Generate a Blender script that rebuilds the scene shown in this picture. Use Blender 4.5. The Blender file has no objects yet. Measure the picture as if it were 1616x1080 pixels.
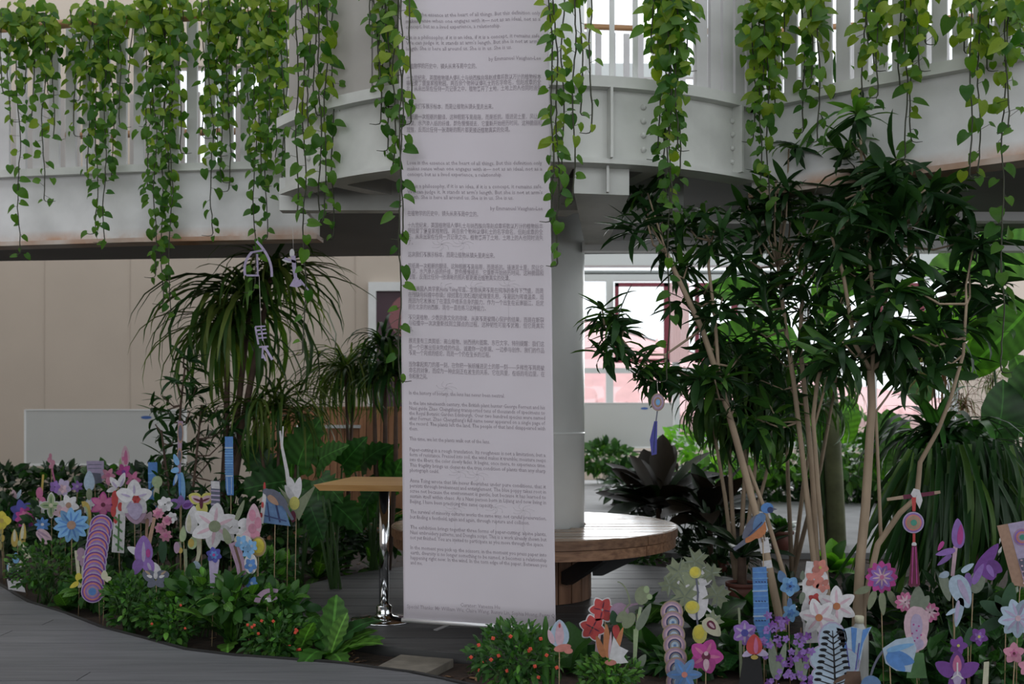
import bpy, math, random
import numpy as np
from mathutils import Vector, Matrix

SC = bpy.context.scene
COL = SC.collection
RND = random.Random(11)
# ---------------------------------------------------------------- camera, world, lights, exposure
F, H, Y0, CX = 1571.0, 1.1, 660.0, 808.0
cam = bpy.data.cameras.new('camera')
cam.lens = 35.0; cam.sensor_width = 36.0; cam.shift_y = 120.0 / 1616.0
cam.dof.use_dof = True; cam.dof.focus_distance = 4.6; cam.dof.aperture_fstop = 3.2
cam.clip_end = 200
co = bpy.data.objects.new('camera', cam); COL.objects.link(co)
co.location = (0, 0, H); co.rotation_euler = (math.pi / 2, 0, 0)
SC.camera = co
w = bpy.data.worlds.new('sky'); SC.world = w; w.use_nodes = True
bg = w.node_tree.nodes['Background']
bg.inputs[0].default_value = (0.93, 0.97, 1.0, 1); bg.inputs[1].default_value = 1.55
SC.view_settings.view_transform = 'Standard'; SC.view_settings.look = 'None'
SC.view_settings.gamma = 1.0; SC.view_settings.use_curve_mapping = False
SC.view_settings.exposure = 0.0
def area(name, loc, rot, sx, sy, power, col=(1, 1, 1)):
    l = bpy.data.lights.new(name, 'AREA'); l.shape = 'RECTANGLE'; l.size = sx; l.size_y = sy
    l.energy = power; l.color = col
    o = bpy.data.objects.new(name, l); COL.objects.link(o); o.location = loc; o.rotation_euler = rot
area('skylight', (0.5, 2.6, 7.0), (math.radians(12), 0, 0), 9, 3.5, 22, (1.0, 0.98, 0.94))
area('front_fill_light', (0.5, -5.6, 3.4), (math.radians(90), 0, 0), 15, 4.4, 165, (0.97, 0.98, 1.0))  # added fill from behind the camera; no window stands there
area('window_daylight', (4.6, 18.0, 2.2), (math.radians(-90), 0, 0), 8, 3.2, 420, (0.95, 0.98, 1.0))

# ---------------------------------------------------------------- helpers
def P(x, y, d): return Vector(((x - CX) / F * d, d, H - (y - Y0) / F * d))
def G(x, y, z=0.0):
    d = (H - z) * F / (y - Y0); return Vector(((x - CX) / F * d, d, z))
def W(px, d): return px / F * d
def tag(o, label=None, cat=None, group=None, kind=None):
    if label: o['label'] = label
    if cat: o['category'] = cat
    if group: o['group'] = group
    if kind: o['kind'] = kind
    return o
ORI = {}
def thing(name, label, cat, loc, group=None):
    o = bpy.data.objects.new(name, None); COL.objects.link(o); o.location = loc
    o.empty_display_size = 0.05
    ORI[o.name] = Vector(loc)
    return tag(o, label, cat, group)
def attach(o, parent):
    if parent is not None: o.parent = parent
def link_mesh(name, me, parent=None, world=None):
    o = bpy.data.objects.new(name, me); COL.objects.link(o)
    org = ORI.get(parent.name, Vector((0, 0, 0))) if parent is not None else Vector((0, 0, 0))
    if parent is not None: o.parent = parent
    ORI[o.name] = org
    if world is not None:
        m = world.copy(); m.translation = m.translation - org; o.matrix_local = m
    return o
class MB:
    def __init__(s): s.v = []; s.f = []; s.m = []; s.sm = []
    def face(s, idx, mi=0, sm=False): s.f.append(idx); s.m.append(mi); s.sm.append(sm)
    def box(s, a, b, mi=0):
        x0, y0, z0 = a; x1, y1, z1 = b; n = len(s.v)
        s.v += [Vector(p) for p in ((x0,y0,z0),(x1,y0,z0),(x1,y1,z0),(x0,y1,z0),(x0,y0,z1),(x1,y0,z1),(x1,y1,z1),(x0,y1,z1))]
        for q in ((0,3,2,1),(4,5,6,7),(0,1,5,4),(1,2,6,5),(2,3,7,6),(3,0,4,7)): s.face([n+i for i in q], mi)
        return s
    def obox(s, c, ux, uy, sx, sy, z0, z1, mi=0):
        # box with plan axes ux, uy (2-D unit), centre c (x, y)
        n = len(s.v)
        for z in (z0, z1):
            for a, b in ((-1,-1),(1,-1),(1,1),(-1,1)):
                s.v.append(Vector((c[0]+ux[0]*a*sx/2+uy[0]*b*sy/2, c[1]+ux[1]*a*sx/2+uy[1]*b*sy/2, z)))
        for q in ((0,3,2,1),(4,5,6,7),(0,1,5,4),(1,2,6,5),(2,3,7,6),(3,0,4,7)): s.face([n+i for i in q], mi)
        return s
    def prism(s, pts, z0, z1, mi=0):
        # plan polygon (counter-clockwise), extruded in z
        n = len(s.v); k = len(pts)
        s.v += [Vector((p[0], p[1], z0)) for p in pts] + [Vector((p[0], p[1], z1)) for p in pts]
        s.face([n+i for i in range(k)][::-1], mi); s.face([n+k+i for i in range(k)], mi)
        for i in range(k): j = (i+1) % k; s.face([n+i, n+j, n+k+j, n+k+i], mi)
        return s
    def plate(s, pts, th, mi=0, nrm=Vector((0, 1, 0))):
        # closed polygon in space with thickness th along nrm
        n = len(s.v); k = len(pts); o = nrm * th
        s.v += [Vector(p) for p in pts] + [Vector(p) + o for p in pts]
        s.face([n+i for i in range(k)], mi); s.face([n+k+i for i in range(k)][::-1], mi)
        for i in range(k): j = (i+1) % k; s.face([n+j, n+i, n+k+i, n+k+j], mi)
        return s
    def tube(s, path, rad, seg=6, mi=0, caps=True):
        path = [Vector(p) for p in path]; k = len(path)
        if not hasattr(rad, '__len__'): rad = [rad] * k
        n = len(s.v); prev = None
        for i, p in enumerate(path):
            t = (path[min(i+1, k-1)] - path[max(i-1, 0)])
            if t.length < 1e-9: t = Vector((0, 0, 1))
            t.normalize()
            if prev is None:
                a = Vector((1, 0, 0)) if abs(t.x) < .9 else Vector((0, 1, 0)); u = t.cross(a).normalized()
            else:
                u = (prev - t * prev.dot(t)); u = u.normalized() if u.length > 1e-6 else t.orthogonal().normalized()
            prev = u; w_ = t.cross(u)
            for j in range(seg):
                a = 2*math.pi*j/seg; s.v.append(p + (u*math.cos(a) + w_*math.sin(a)) * rad[i])
        for i in range(k-1):
            for j in range(seg):
                j2 = (j+1) % seg; s.face([n+i*seg+j, n+i*seg+j2, n+(i+1)*seg+j2, n+(i+1)*seg+j], mi, True)
        if caps:
            s.face([n+j for j in range(seg)][::-1], mi); s.face([n+(k-1)*seg+j for j in range(seg)], mi)
        return s
    def lathe(s, c, prof, seg=32, mi=0, caps=True):
        n = len(s.v)
        for r, z in prof:
            for j in range(seg):
                a = 2*math.pi*j/seg; s.v.append(Vector((c[0]+r*math.cos(a), c[1]+r*math.sin(a), z)))
        for i in range(len(prof)-1):
            for j in range(seg):
                j2 = (j+1) % seg; s.face([n+i*seg+j, n+i*seg+j2, n+(i+1)*seg+j2, n+(i+1)*seg+j], mi, True)
        if caps:
            s.face([n+j for j in range(seg)][::-1], mi); s.face([n+(len(prof)-1)*seg+j for j in range(seg)], mi)
        return s
    def ball(s, c, r, mi=0, seg=8, rings=5, sq=(1, 1, 1)):
        n = len(s.v)
        for i in range(1, rings):
            t = math.pi*i/rings
            for j in range(seg):
                a = 2*math.pi*j/seg
                s.v.append(Vector((c[0]+r*sq[0]*math.sin(t)*math.cos(a), c[1]+r*sq[1]*math.sin(t)*math.sin(a), c[2]+r*sq[2]*math.cos(t))))
        s.v.append(Vector((c[0], c[1], c[2]+r*sq[2]))); s.v.append(Vector((c[0], c[1], c[2]-r*sq[2])))
        top = n+(rings-1)*seg
        for i in range(rings-2):
            for j in range(seg):
                j2 = (j+1) % seg; s.face([n+i*seg+j, n+(i+1)*seg+j, n+(i+1)*seg+j2, n+i*seg+j2], mi, True)
        for j in range(seg):
            j2 = (j+1) % seg; s.face([top, n+j, n+j2], mi, True); s.face([top+1, n+(rings-2)*seg+j2, n+(rings-2)*seg+j], mi, True)
        return s
    def build(s, name, mats, parent=None, kind=None, label=None, bevel=0):
        if not isinstance(mats, (list, tuple)): mats = [mats]
        org = ORI.get(parent.name, Vector((0, 0, 0))) if parent is not None else Vector((0, 0, 0))
        me = bpy.data.meshes.new(name)
        me.from_pydata([(v[0]-org[0], v[1]-org[1], v[2]-org[2]) for v in s.v], [], s.f)
        for m in mats: me.materials.append(m)
        me.polygons.foreach_set('material_index', s.m); me.polygons.foreach_set('use_smooth', s.sm)
        me.update()
        o = link_mesh(name, me, parent)
        if parent is None: ORI[o.name] = Vector((0, 0, 0))
        if bevel:
            b = o.modifiers.new('bevel', 'BEVEL'); b.width = bevel; b.segments = 2; b.limit_method = 'ANGLE'
        if kind: o['kind'] = kind
        if label: o['label'] = label
        return o
# ---------------------------------------------------------------- materials
MC = {}
def nodes(name):
    m = bpy.data.materials.new(name); m.use_nodes = True
    nt = m.node_tree; return m, nt, nt.nodes, nt.links, nt.nodes['Principled BSDF']
def mat(name, col, rough=0.6, metal=0.0, var=0.0, scale=8.0, bump=0.0, spec=0.5, col2=None, stretch=None):
    if name in MC: return MC[name]
    m, nt, N, L, b = nodes(name)
    b.inputs['Base Color'].default_value = (*col, 1); b.inputs['Roughness'].default_value = rough
    b.inputs['Metallic'].default_value = metal; b.inputs['Specular IOR Level'].default_value = spec
    if var or bump or col2:
        tc = N.new('ShaderNodeTexCoord'); nz = N.new('ShaderNodeTexNoise'); nz.inputs['Scale'].default_value = scale
        nz.inputs['Detail'].default_value = 5
        if stretch:
            mp = N.new('ShaderNodeMapping'); mp.inputs['Scale'].default_value = stretch
            L.new(tc.outputs['Object'], mp.inputs[0]); L.new(mp.outputs[0], nz.inputs['Vector'])
        else: L.new(tc.outputs['Object'], nz.inputs['Vector'])
        if var or col2:
            cr = N.new('ShaderNodeValToRGB'); e = cr.color_ramp.elements
            e[0].position = .32; e[1].position = .68
            c0 = tuple(c*(1-var) for c in col); c1 = col2 if col2 else tuple(min(1, c*(1+var)) for c in col)
            e[0].color = (*c0, 1); e[1].color = (*c1, 1)
            L.new(nz.outputs['Fac'], cr.inputs[0]); L.new(cr.outputs[0], b.inputs['Base Color'])
        if bump:
            bp = N.new('ShaderNodeBump'); bp.inputs['Strength'].default_value = bump; bp.inputs['Distance'].default_value = .01
            L.new(nz.outputs['Fac'], bp.inputs['Height']); L.new(bp.outputs[0], b.inputs['Normal'])
    MC[name] = m; return m
def wood(name, c0, c1, rough=.5, stretch=(1.2, 22, 22), vary=.25):
    # plank wood: grain along x, each board its own tone
    if name in MC: return MC[name]
    m, nt, N, L, b = nodes(name)
    tc = N.new('ShaderNodeTexCoord'); mp = N.new('ShaderNodeMapping'); mp.inputs['Scale'].default_value = stretch
    oi = N.new('ShaderNodeObjectInfo'); ad = N.new('ShaderNodeVectorMath'); ad.operation = 'ADD'
    mu = N.new('ShaderNodeMath'); mu.operation = 'MULTIPLY'; mu.inputs[1].default_value = 37
    L.new(oi.outputs['Random'], mu.inputs[0]); L.new(tc.outputs['Object'], mp.inputs[0])
    L.new(mp.outputs[0], ad.inputs[0]); L.new(mu.outputs[0], ad.inputs[1])
    nz = N.new('ShaderNodeTexNoise'); nz.inputs['Scale'].default_value = 2.2; nz.inputs['Detail'].default_value = 6
    L.new(ad.outputs[0], nz.inputs['Vector'])
    cr = N.new('ShaderNodeValToRGB'); e = cr.color_ramp.elements; e[0].position = .3; e[1].position = .7
    e[0].color = (*c0, 1); e[1].color = (*c1, 1); L.new(nz.outputs['Fac'], cr.inputs[0])
    hs = N.new('ShaderNodeHueSaturation'); mr = N.new('ShaderNodeMapRange')
    mr.inputs[3].default_value = 1-vary; mr.inputs[4].default_value = 1+vary
    L.new(oi.outputs['Random'], mr.inputs[0]); L.new(mr.outputs[0], hs.inputs['Value']); L.new(cr.outputs[0], hs.inputs['Color'])
    L.new(hs.outputs[0], b.inputs['Base Color']); b.inputs['Roughness'].default_value = rough
    bp = N.new('ShaderNodeBump'); bp.inputs['Strength'].default_value = .25; bp.inputs['Distance'].default_value = .004
    L.new(nz.outputs['Fac'], bp.inputs['Height']); L.new(bp.outputs[0], b.inputs['Normal'])
    MC[name] = m; return m
def leafmat(name, dark, light, rough=.45, trans=.3, tint=None, spec=.25, veins=0):
    if name in MC: return MC[name]
    m, nt, N, L, b = nodes(name)
    geo = N.new('ShaderNodeNewGeometry'); oi = N.new('ShaderNodeObjectInfo')
    ad = N.new('ShaderNodeMath'); ad.operation = 'ADD'; fr = N.new('ShaderNodeMath'); fr.operation = 'FRACT'
    L.new(geo.outputs['Random Per Island'], ad.inputs[0]); L.new(oi.outputs['Random'], ad.inputs[1]); L.new(ad.outputs[0], fr.inputs[0])
    mx = N.new('ShaderNodeMix'); mx.data_type = 'RGBA'
    mx.inputs['A'].default_value = (*dark, 1); mx.inputs['B'].default_value = (*light, 1)
    L.new(fr.outputs[0], mx.inputs['Factor'])
    tc = N.new('ShaderNodeTexCoord'); nz = N.new('ShaderNodeTexNoise'); nz.inputs['Scale'].default_value = 14
    L.new(tc.outputs['Generated'], nz.inputs['Vector'])
    hs = N.new('ShaderNodeHueSaturation'); mr = N.new('ShaderNodeMapRange'); mr.inputs[3].default_value = .75; mr.inputs[4].default_value = 1.25
    L.new(nz.outputs['Fac'], mr.inputs[0]); L.new(mr.outputs[0], hs.inputs['Value']); L.new(mx.outputs['Result'], hs.inputs['Color'])
    if veins:
        sx = N.new('ShaderNodeSeparateXYZ'); L.new(tc.outputs['Object'], sx.inputs[0])
        ab = N.new('ShaderNodeMath'); ab.operation = 'ABSOLUTE'; L.new(sx.outputs[0], ab.inputs[0])
        m1 = N.new('ShaderNodeMath'); m1.operation = 'MULTIPLY_ADD'; m1.inputs[1].default_value = -.6; L.new(ab.outputs[0], m1.inputs[0]); L.new(sx.outputs[1], m1.inputs[2])
        m2 = N.new('ShaderNodeMath'); m2.operation = 'MULTIPLY'; m2.inputs[1].default_value = veins; L.new(m1.outputs[0], m2.inputs[0])
        sn = N.new('ShaderNodeMath'); sn.operation = 'SINE'; L.new(m2.outputs[0], sn.inputs[0])
        r1 = N.new('ShaderNodeMapRange'); r1.inputs[1].default_value = -1; r1.inputs[2].default_value = 1; r1.inputs[3].default_value = .72; r1.inputs[4].default_value = 1.15; L.new(sn.outputs[0], r1.inputs[0])
        lt = N.new('ShaderNodeMath'); lt.operation = 'LESS_THAN'; lt.inputs[1].default_value = .012; L.new(ab.outputs[0], lt.inputs[0])
        ma = N.new('ShaderNodeMath'); ma.operation = 'MULTIPLY_ADD'; ma.inputs[1].default_value = 1.1; L.new(lt.outputs[0], ma.inputs[0]); L.new(r1.outputs[0], ma.inputs[2])
        h2 = N.new('ShaderNodeHueSaturation'); L.new(ma.outputs[0], h2.inputs['Value']); L.new(hs.outputs[0], h2.inputs['Color']); hs = h2
    L.new(hs.outputs[0], b.inputs['Base Color']); b.inputs['Roughness'].default_value = rough
    b.inputs['Specular IOR Level'].default_value = spec
    tr = N.new('ShaderNodeBsdfTranslucent'); g = N.new('ShaderNodeMix'); g.data_type = 'RGBA'; g.blend_type = 'MULTIPLY'
    g.inputs['Factor'].default_value = 1; g.inputs['B'].default_value = (1.9, 2.1, .7, 1) if tint is None else (*tint, 1)
    L.new(hs.outputs[0], g.inputs['A']); L.new(g.outputs['Result'], tr.inputs[0])
    ms = N.new('ShaderNodeMixShader'); ms.inputs[0].default_value = trans
    out = [n for n in N if n.type == 'OUTPUT_MATERIAL'][0]
    L.new(b.outputs[0], ms.inputs[1]); L.new(tr.outputs[0], ms.inputs[2]); L.new(ms.outputs[0], out.inputs[0])
    MC[name] = m; return m
def steel(name, base=(.62, .62, .61), z_rust=None, amount=.5):
    # white paint with grime and rust bleeding up from the lower edge
    m, nt, N, L, b = nodes(name)
    tc = N.new('ShaderNodeTexCoord'); nz = N.new('ShaderNodeTexNoise'); nz.inputs['Scale'].default_value = 3.5; nz.inputs['Detail'].default_value = 6
    L.new(tc.outputs['Object'], nz.inputs['Vector'])
    cr = N.new('ShaderNodeValToRGB'); e = cr.color_ramp.elements; e[0].position = .3; e[1].position = .62
    e[0].color = (*[c*.74 for c in base], 1); e[1].color = (*base, 1); L.new(nz.outputs['Fac'], cr.inputs[0])
    b.inputs['Roughness'].default_value = .5
    if z_rust is None: L.new(cr.outputs[0], b.inputs['Base Color'])
    else:
        sp = N.new('ShaderNodeSeparateXYZ'); L.new(tc.outputs['Object'], sp.inputs[0])
        mr = N.new('ShaderNodeMapRange'); mr.inputs[1].default_value = z_rust-.0; mr.inputs[2].default_value = z_rust+.075
        mr.inputs[3].default_value = 1; mr.inputs[4].default_value = 0; L.new(sp.outputs[2], mr.inputs[0])
        n2 = N.new('ShaderNodeTexNoise'); n2.inputs['Scale'].default_value = 1.6; n2.inputs['Detail'].default_value = 8; n2.inputs['Roughness'].default_value = .65
        L.new(tc.outputs['Object'], n2.inputs['Vector'])
        c2 = N.new('ShaderNodeValToRGB'); c2.color_ramp.elements[0].position = .40; c2.color_ramp.elements[1].position = .60
        L.new(n2.outputs['Fac'], c2.inputs[0])
        mu = N.new('ShaderNodeMath'); mu.operation = 'MULTIPLY'; L.new(mr.outputs[0], mu.inputs[0]); L.new(c2.outputs[0], mu.inputs[1])
        mx = N.new('ShaderNodeMix'); mx.data_type = 'RGBA'; mx.inputs['B'].default_value = (.42, .17, .045, 1)
        L.new(mu.outputs[0], mx.inputs['Factor']); L.new(cr.outputs[0], mx.inputs['A']); L.new(mx.outputs['Result'], b.inputs['Base Color'])
    return m
M_conc = mat('walkway_concrete', (.20, .20, .205), .8, var=.15, scale=3)
M_plank = wood('grey_deck_boards', (.105, .108, .118), (.16, .16, .172), .55, vary=.12)
M_plank2 = wood('dark_deck_boards', (.045, .045, .05), (.085, .083, .085), .5, vary=.22)
M_edge = mat('black_edging', (.02, .02, .021), .6)
M_soil = mat('soil', (.016, .0095, .007), .95, col2=(.042, .022, .014), scale=30, bump=.8)
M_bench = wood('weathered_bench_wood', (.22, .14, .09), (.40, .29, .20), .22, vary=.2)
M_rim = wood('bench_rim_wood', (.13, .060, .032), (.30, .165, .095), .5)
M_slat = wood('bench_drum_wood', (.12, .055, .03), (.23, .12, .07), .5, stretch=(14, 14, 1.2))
M_table = wood('orange_table_wood', (.60, .32, .12), (.74, .44, .19), .35, stretch=(1, 14, 14), vary=.05)
M_crate = wood('orange_planter_wood', (.40, .18, .09), (.55, .28, .15), .55, stretch=(14, 14, 1.2))
M_chrome = mat('chrome', (.75, .76, .78), .08, 1.0)
M_black = mat('black_steel', (.022, .022, .025), .45)
M_white = mat('white_paint', (.74, .75, .75), .4, var=.05, scale=4)
M_col = mat('column_paint', (.84, .86, .85), .28, var=.05, scale=2.5)
M_fascia = steel('girder_paint', (.72, .72, .73), 0.0, .6)
M_fascia2 = steel('disc_girder_paint', (.66, .67, .645), None)
M_rust = mat('rusty_flange_paint', (.34, .14, .045), .7, scale=2.5, col2=(.60, .57, .54))
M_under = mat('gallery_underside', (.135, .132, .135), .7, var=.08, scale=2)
M_board = mat('baluster_paint', (.60, .59, .60), .5, var=.06, scale=5)
M_boardb = mat('beige_baluster_paint', (.40, .375, .36), .5, var=.06, scale=5)
M_hand = wood('handrail_wood', (.42, .22, .10), (.55, .32, .16), .4)
M_wall = mat('beige_wall', (.53, .455, .385), .75, var=.035, scale=1.2)
M_wallr = mat('pale_wall', (.62, .53, .46), .75, var=.03, scale=1.2)
M_grey = mat('grey_wall', (.36, .35, .34), .8)
M_roof = mat('dark_roof_sheet', (.07, .08, .085), .6, var=.2, scale=4)
M_frame = mat('window_frame_white', (.50, .53, .53), .4)
M_red = mat('dark_red_frame', (.16, .012, .03), .4)
M_curtain = mat('pink_blind', (.72, .50, .50), .8)
M_panel = mat('whiteboard_panel', (.50, .51, .50), .35, var=.02, scale=2)
M_blue = mat('blue_sticker', (.04, .11, .35), .5)
M_paver = mat('stone_paver', (.17, .15, .125), .85, var=.2, scale=14, bump=.3)
M_terra = mat('terracotta', (.13, .04, .028), .6, var=.12, scale=6)
M_alu = mat('aluminium_bar', (.72, .72, .74), .3, .6)
M_cloth = mat('lilac_white_cloth', (.60, .555, .605), .85, var=.02, scale=3)
M_ink = mat('faded_grey_ink', (.33, .29, .33), .9)
M_faint = mat('faint_line_ink', (.50, .46, .505), .9)
def glass():
    m, nt, N, L, b = nodes('window_glass')
    out = [n for n in N if n.type == 'OUTPUT_MATERIAL'][0]
    t = N.new('ShaderNodeBsdfTransparent'); g = N.new('ShaderNodeBsdfGlossy'); g.inputs['Roughness'].default_value = .02
    t.inputs[0].default_value = (.96, .97, .98, 1)
    ms = N.new('ShaderNodeMixShader'); ms.inputs[0].default_value = .05
    L.new(t.outputs[0], ms.inputs[1]); L.new(g.outputs[0], ms.inputs[2]); L.new(ms.outputs[0], out.inputs[0]); return m
M_glass = glass()

# ================================================================= THE SETTING
mb = MB(); mb.box((-9, -6, -.34), (12, 18.6, -.05)); mb.build('floor', M_soil, kind='structure', label='dark brown garden soil')
# front walkway of grey boards, bounded by a curve
bound = [(-3.6, 6.85), (-3.34, 6.5), (-2.9, 5.95), (-2.48, 5.56), (-2.16, 5.22), (-1.85, 4.97), (-1.55, 4.72), (-1.28, 4.6), (-.82, 4.48), (-.6, 4.37), (-.43, 4.29), (-.2, 4.11), (.05, 3.9), (.3, 3.6), (.5, 3.3), (.6, 3.0)]
bound = [(-5.2, 8.4), (-4.2, 7.5)] + bound
def bx_at(y):
    for (xa, ya), (xb, yb) in zip(bound, bound[1:]):
        if yb <= y <= ya: return xa + (xb-xa)*(ya-y)/(ya-yb)
    return None
walk = tag(MB().box((-7, 1.0, -.2), (-6.9, 1.1, -.1)).build('floor_walkway', M_edge), label='curved front walkway of grey deck boards', kind='structure')
yy = 3.05; wid = .14
while yy < 8.2:
    xa, xb = bx_at(yy), bx_at(yy+wid-.005)
    if xa is not None and xb is not None:
        mb = MB(); cut = -6.8
        segs = []
        if (int(yy/wid)) % 2: cut2 = -2.3 + RND.uniform(-.9, .5); segs = [(-6.8, cut2), (cut2+.004, None)]
        else: segs = [(-6.8, None)]
        for a, b_ in segs:
            ra, rb = (xa, xb) if b_ is None else (min(b_, xa), min(b_, xb))
            if a >= ra: continue
            pp = [(a, yy), (ra, yy), (rb, yy+wid-.005), (a, yy+wid-.005)] if a < rb else [(a, yy), (ra, yy), (a, yy+(wid-.005)*(ra-a)/max(1e-6, ra-rb))]
            mb = MB(); mb.prism(pp, -.045, RND.uniform(-.0015, .0015)); mb.build('plank', M_plank, walk)
    yy += wid
mb = MB()
for (a, b_) in zip(bound, bound[1:]):
    dx, dy = b_[0]-a[0], b_[1]-a[1]; l = math.hypot(dx, dy); nx, ny = -dy/l, dx/l
    mb.prism([a, b_, (b_[0]+nx*.02, b_[1]+ny*.02), (a[0]+nx*.02, a[1]+ny*.02)][::1], -.09, .006)
mb.build('edging', M_edge, walk)
# round deck under the bench
BC = (.137, 6.15); RD = 1.54
deck = tag(MB().lathe(BC, [(RD-.01, -.09), (RD, -.09), (RD, -.004), (RD-.01, -.004)], 72, caps=False).build('floor_platform', M_edge), label='round dark deck around the column', kind='structure')
y = BC[1]-RD; k = 0
while y < BC[1]+RD-.01:
    y1 = min(y+.117, BC[1]+RD); pts = []
    def cx_(v): return math.sqrt(max(0, (RD-.004)**2-(v-BC[1])**2))
    n = 5
    lft = [(BC[0]-cx_(y+(y1-y)*i/n), y+(y1-y)*i/n) for i in range(n+1)]
    rgt = [(BC[0]+cx_(y+(y1-y)*i/n), y+(y1-y)*i/n) for i in range(n+1)]
    mb = MB(); mb.prism(rgt + lft[::-1], -.05, RND.uniform(-.001, .001)); mb.build('plank', M_plank2, deck)
    y += .122; k += 1
# far path on the right and floor behind
mb = MB(); mb.prism([(1.3, 8.1), (7.5, 8.15), (9.8, 9.4), (6.2, 12.3), (3.4, 13.2), (3.2, 17.6), (.2, 17.6), (-.4, 9.2)], -.05, .0); mb.build('floor_path', M_conc, kind='structure', label='pale concrete path behind the trees')
# back wall left, d = 13; window wall right, d = 18.5
D = 13.0
def X(px, d=None): return (px-CX)/F*(d or D)
def Z(py, d=None): return H-(py-Y0)/F*(d or D)
wl = MB(); wl.box((-8.5, D, -.1), (X(745), D+.2, 4.15)).box((-8.5, D, 4.15), (X(222), D+.2, 6.6)).box((X(425), D, 4.15), (X(745), D+.2, 6.6)).box((X(222), D, 5.7), (X(425), D+.2, 6.6))
wallb = wl.build('wall_back', M_wall, kind='structure', label='plain beige back wall')
for sx in (70, 205, 470, 560): MB().box((X(sx), D-.006, .2), (X(sx)+.012, D, 4.1)).build('panel_joint', mat('wall_joint', (.46, .39, .33), .8), wallb)
D = 18.5
MB().box((X(745, 13.0)-.2, 13.2, -.1), (X(745, 13.0), 18.5, 6.6)).build('wall_return', M_wall, kind='structure')
wl = MB(); wl.box((X(1512), D, -.1), (14, D+.2, 6.6)); wallr = wl.build('wall_back.001', M_wallr, kind='structure', label='pale beige wall right of the windows')
MB().box((X(1512), D-.03, Z(415)), (14, D, Z(395))).build('rail_strip', M_frame, wallr)
MB().box((-8.7, -6, -.1), (-8.5, 13, 6.75)).build('wall_left', M_wall, kind='structure')
MB().box((11.5, -6, -.1), (11.7, 18.5, 1.0)).build('wall_right', M_wallr, kind='structure')
MB().box((-8.7, -6.2, -.1), (11.7, -6, 1.0)).build('wall_light_block', M_grey, kind='structure')  # unseen wall added behind the camera to enclose the hall against sky light
mb = MB(); mb.box((-8.7, 6.6, 6.6), (11.7, 9.4, 6.75)); mb.box((-8.7, -6, 6.6), (11.7, 1.2, 6.75)); roof = mb.build('ceiling', M_roof, kind='structure', label='dark roof sheeting high above the galleries')  # camera-side slab is unseen, added to hold back light from above
for i in range(34):
    x = -7.6+i*.5; MB().box((x, 6.6, 6.56), (x+.08, 9.4, 6.6)).build('roof_rib', M_roof, roof)
# window wall
D = 18.5
win = thing('window_1', 'tall white framed window wall between column and pale wall', None, (X(925), D, 0)); win['kind'] = 'structure'
def bar(px0, px1, py0, py1, m=M_frame, nm='window_frame', dep=.12, par=None, y0=D):
    return MB().box((X(px0), y0, Z(py1)), (X(px1), y0+dep, Z(py0))).build(nm, m, par or win)
bar(745, 1512, 395, 419, nm='transom_beam', dep=.3)
bar(745, 1512, 427, 433, mat('grey_seal', (.25, .28, .28), .5))
bar(745, 1512, 431, 443); bar(745, 1512, 581, 589); bar(745, 1512, 688, 706)
for a, b_ in ((745, 770), (957, 968), (1062, 1073), (1162, 1177), (1268, 1280), (1372, 1384), (1500, 1513)): bar(a, b_, 443, 690, nm='mullion')
for a, b_ in ((850, 858), (1164, 1176), (1385, 1397)): bar(a, b_, 120, 395, nm='mullion')
bar(745, 1512, 706, 830, M_wallr, 'low_wall')
bar(745, 1512, 100, 122, nm='transom_beam'); bar(745, 1512, 250, 262, nm='transom_beam')
for x0, x1, w_ in ((970, 1056, 6), (1096, 1163, 7), (1384, 1458, 8)):
    o = MB(); y0, y1 = 447, 573
    for a, b_, c, d_ in ((x0, x1, y0, y0+w_), (x0, x1, y1-w_, y1), (x0, x0+w_, y0, y1), (x1-w_-3, x1, y0, y1)):
        o.box((X(a), D-.06, Z(d_)), (X(b_), D-.01, Z(c)))
    o.build('red_sash', M_red, win, label='dark red opening sash')
for i in range(8):
    a = 1056+i*3.9; MB().box((X(a), D-.045, Z(572)), (X(a+3.6), D-.03, Z(447))).build('blind_slat', M_curtain, win)
MB().box((X(1465), D-.05, Z(530)), (X(1500), D-.03, Z(478))).build('pink_blind', M_curtain, win)
MB().box((X(745), D+.05, Z(690)), (X(1512), D+.056, Z(120))).build('pane', M_glass, win)
# upper window above the left gallery
D = 13.0
win2 = thing('window_2', 'bright upper window behind the left gallery railing', None, (X(320), D, 4.15)); win2['kind'] = 'structure'
for px in (222, 262, 302, 342, 382, 421): MB().box((X(px), D, 4.15), (X(px)+.05, D+.1, 5.7)).build('mullion', M_frame, win2)
MB().box((X(222), D+.05, 4.15), (X(425), D+.056, 5.7)).build('pane', M_glass, win2)

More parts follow.
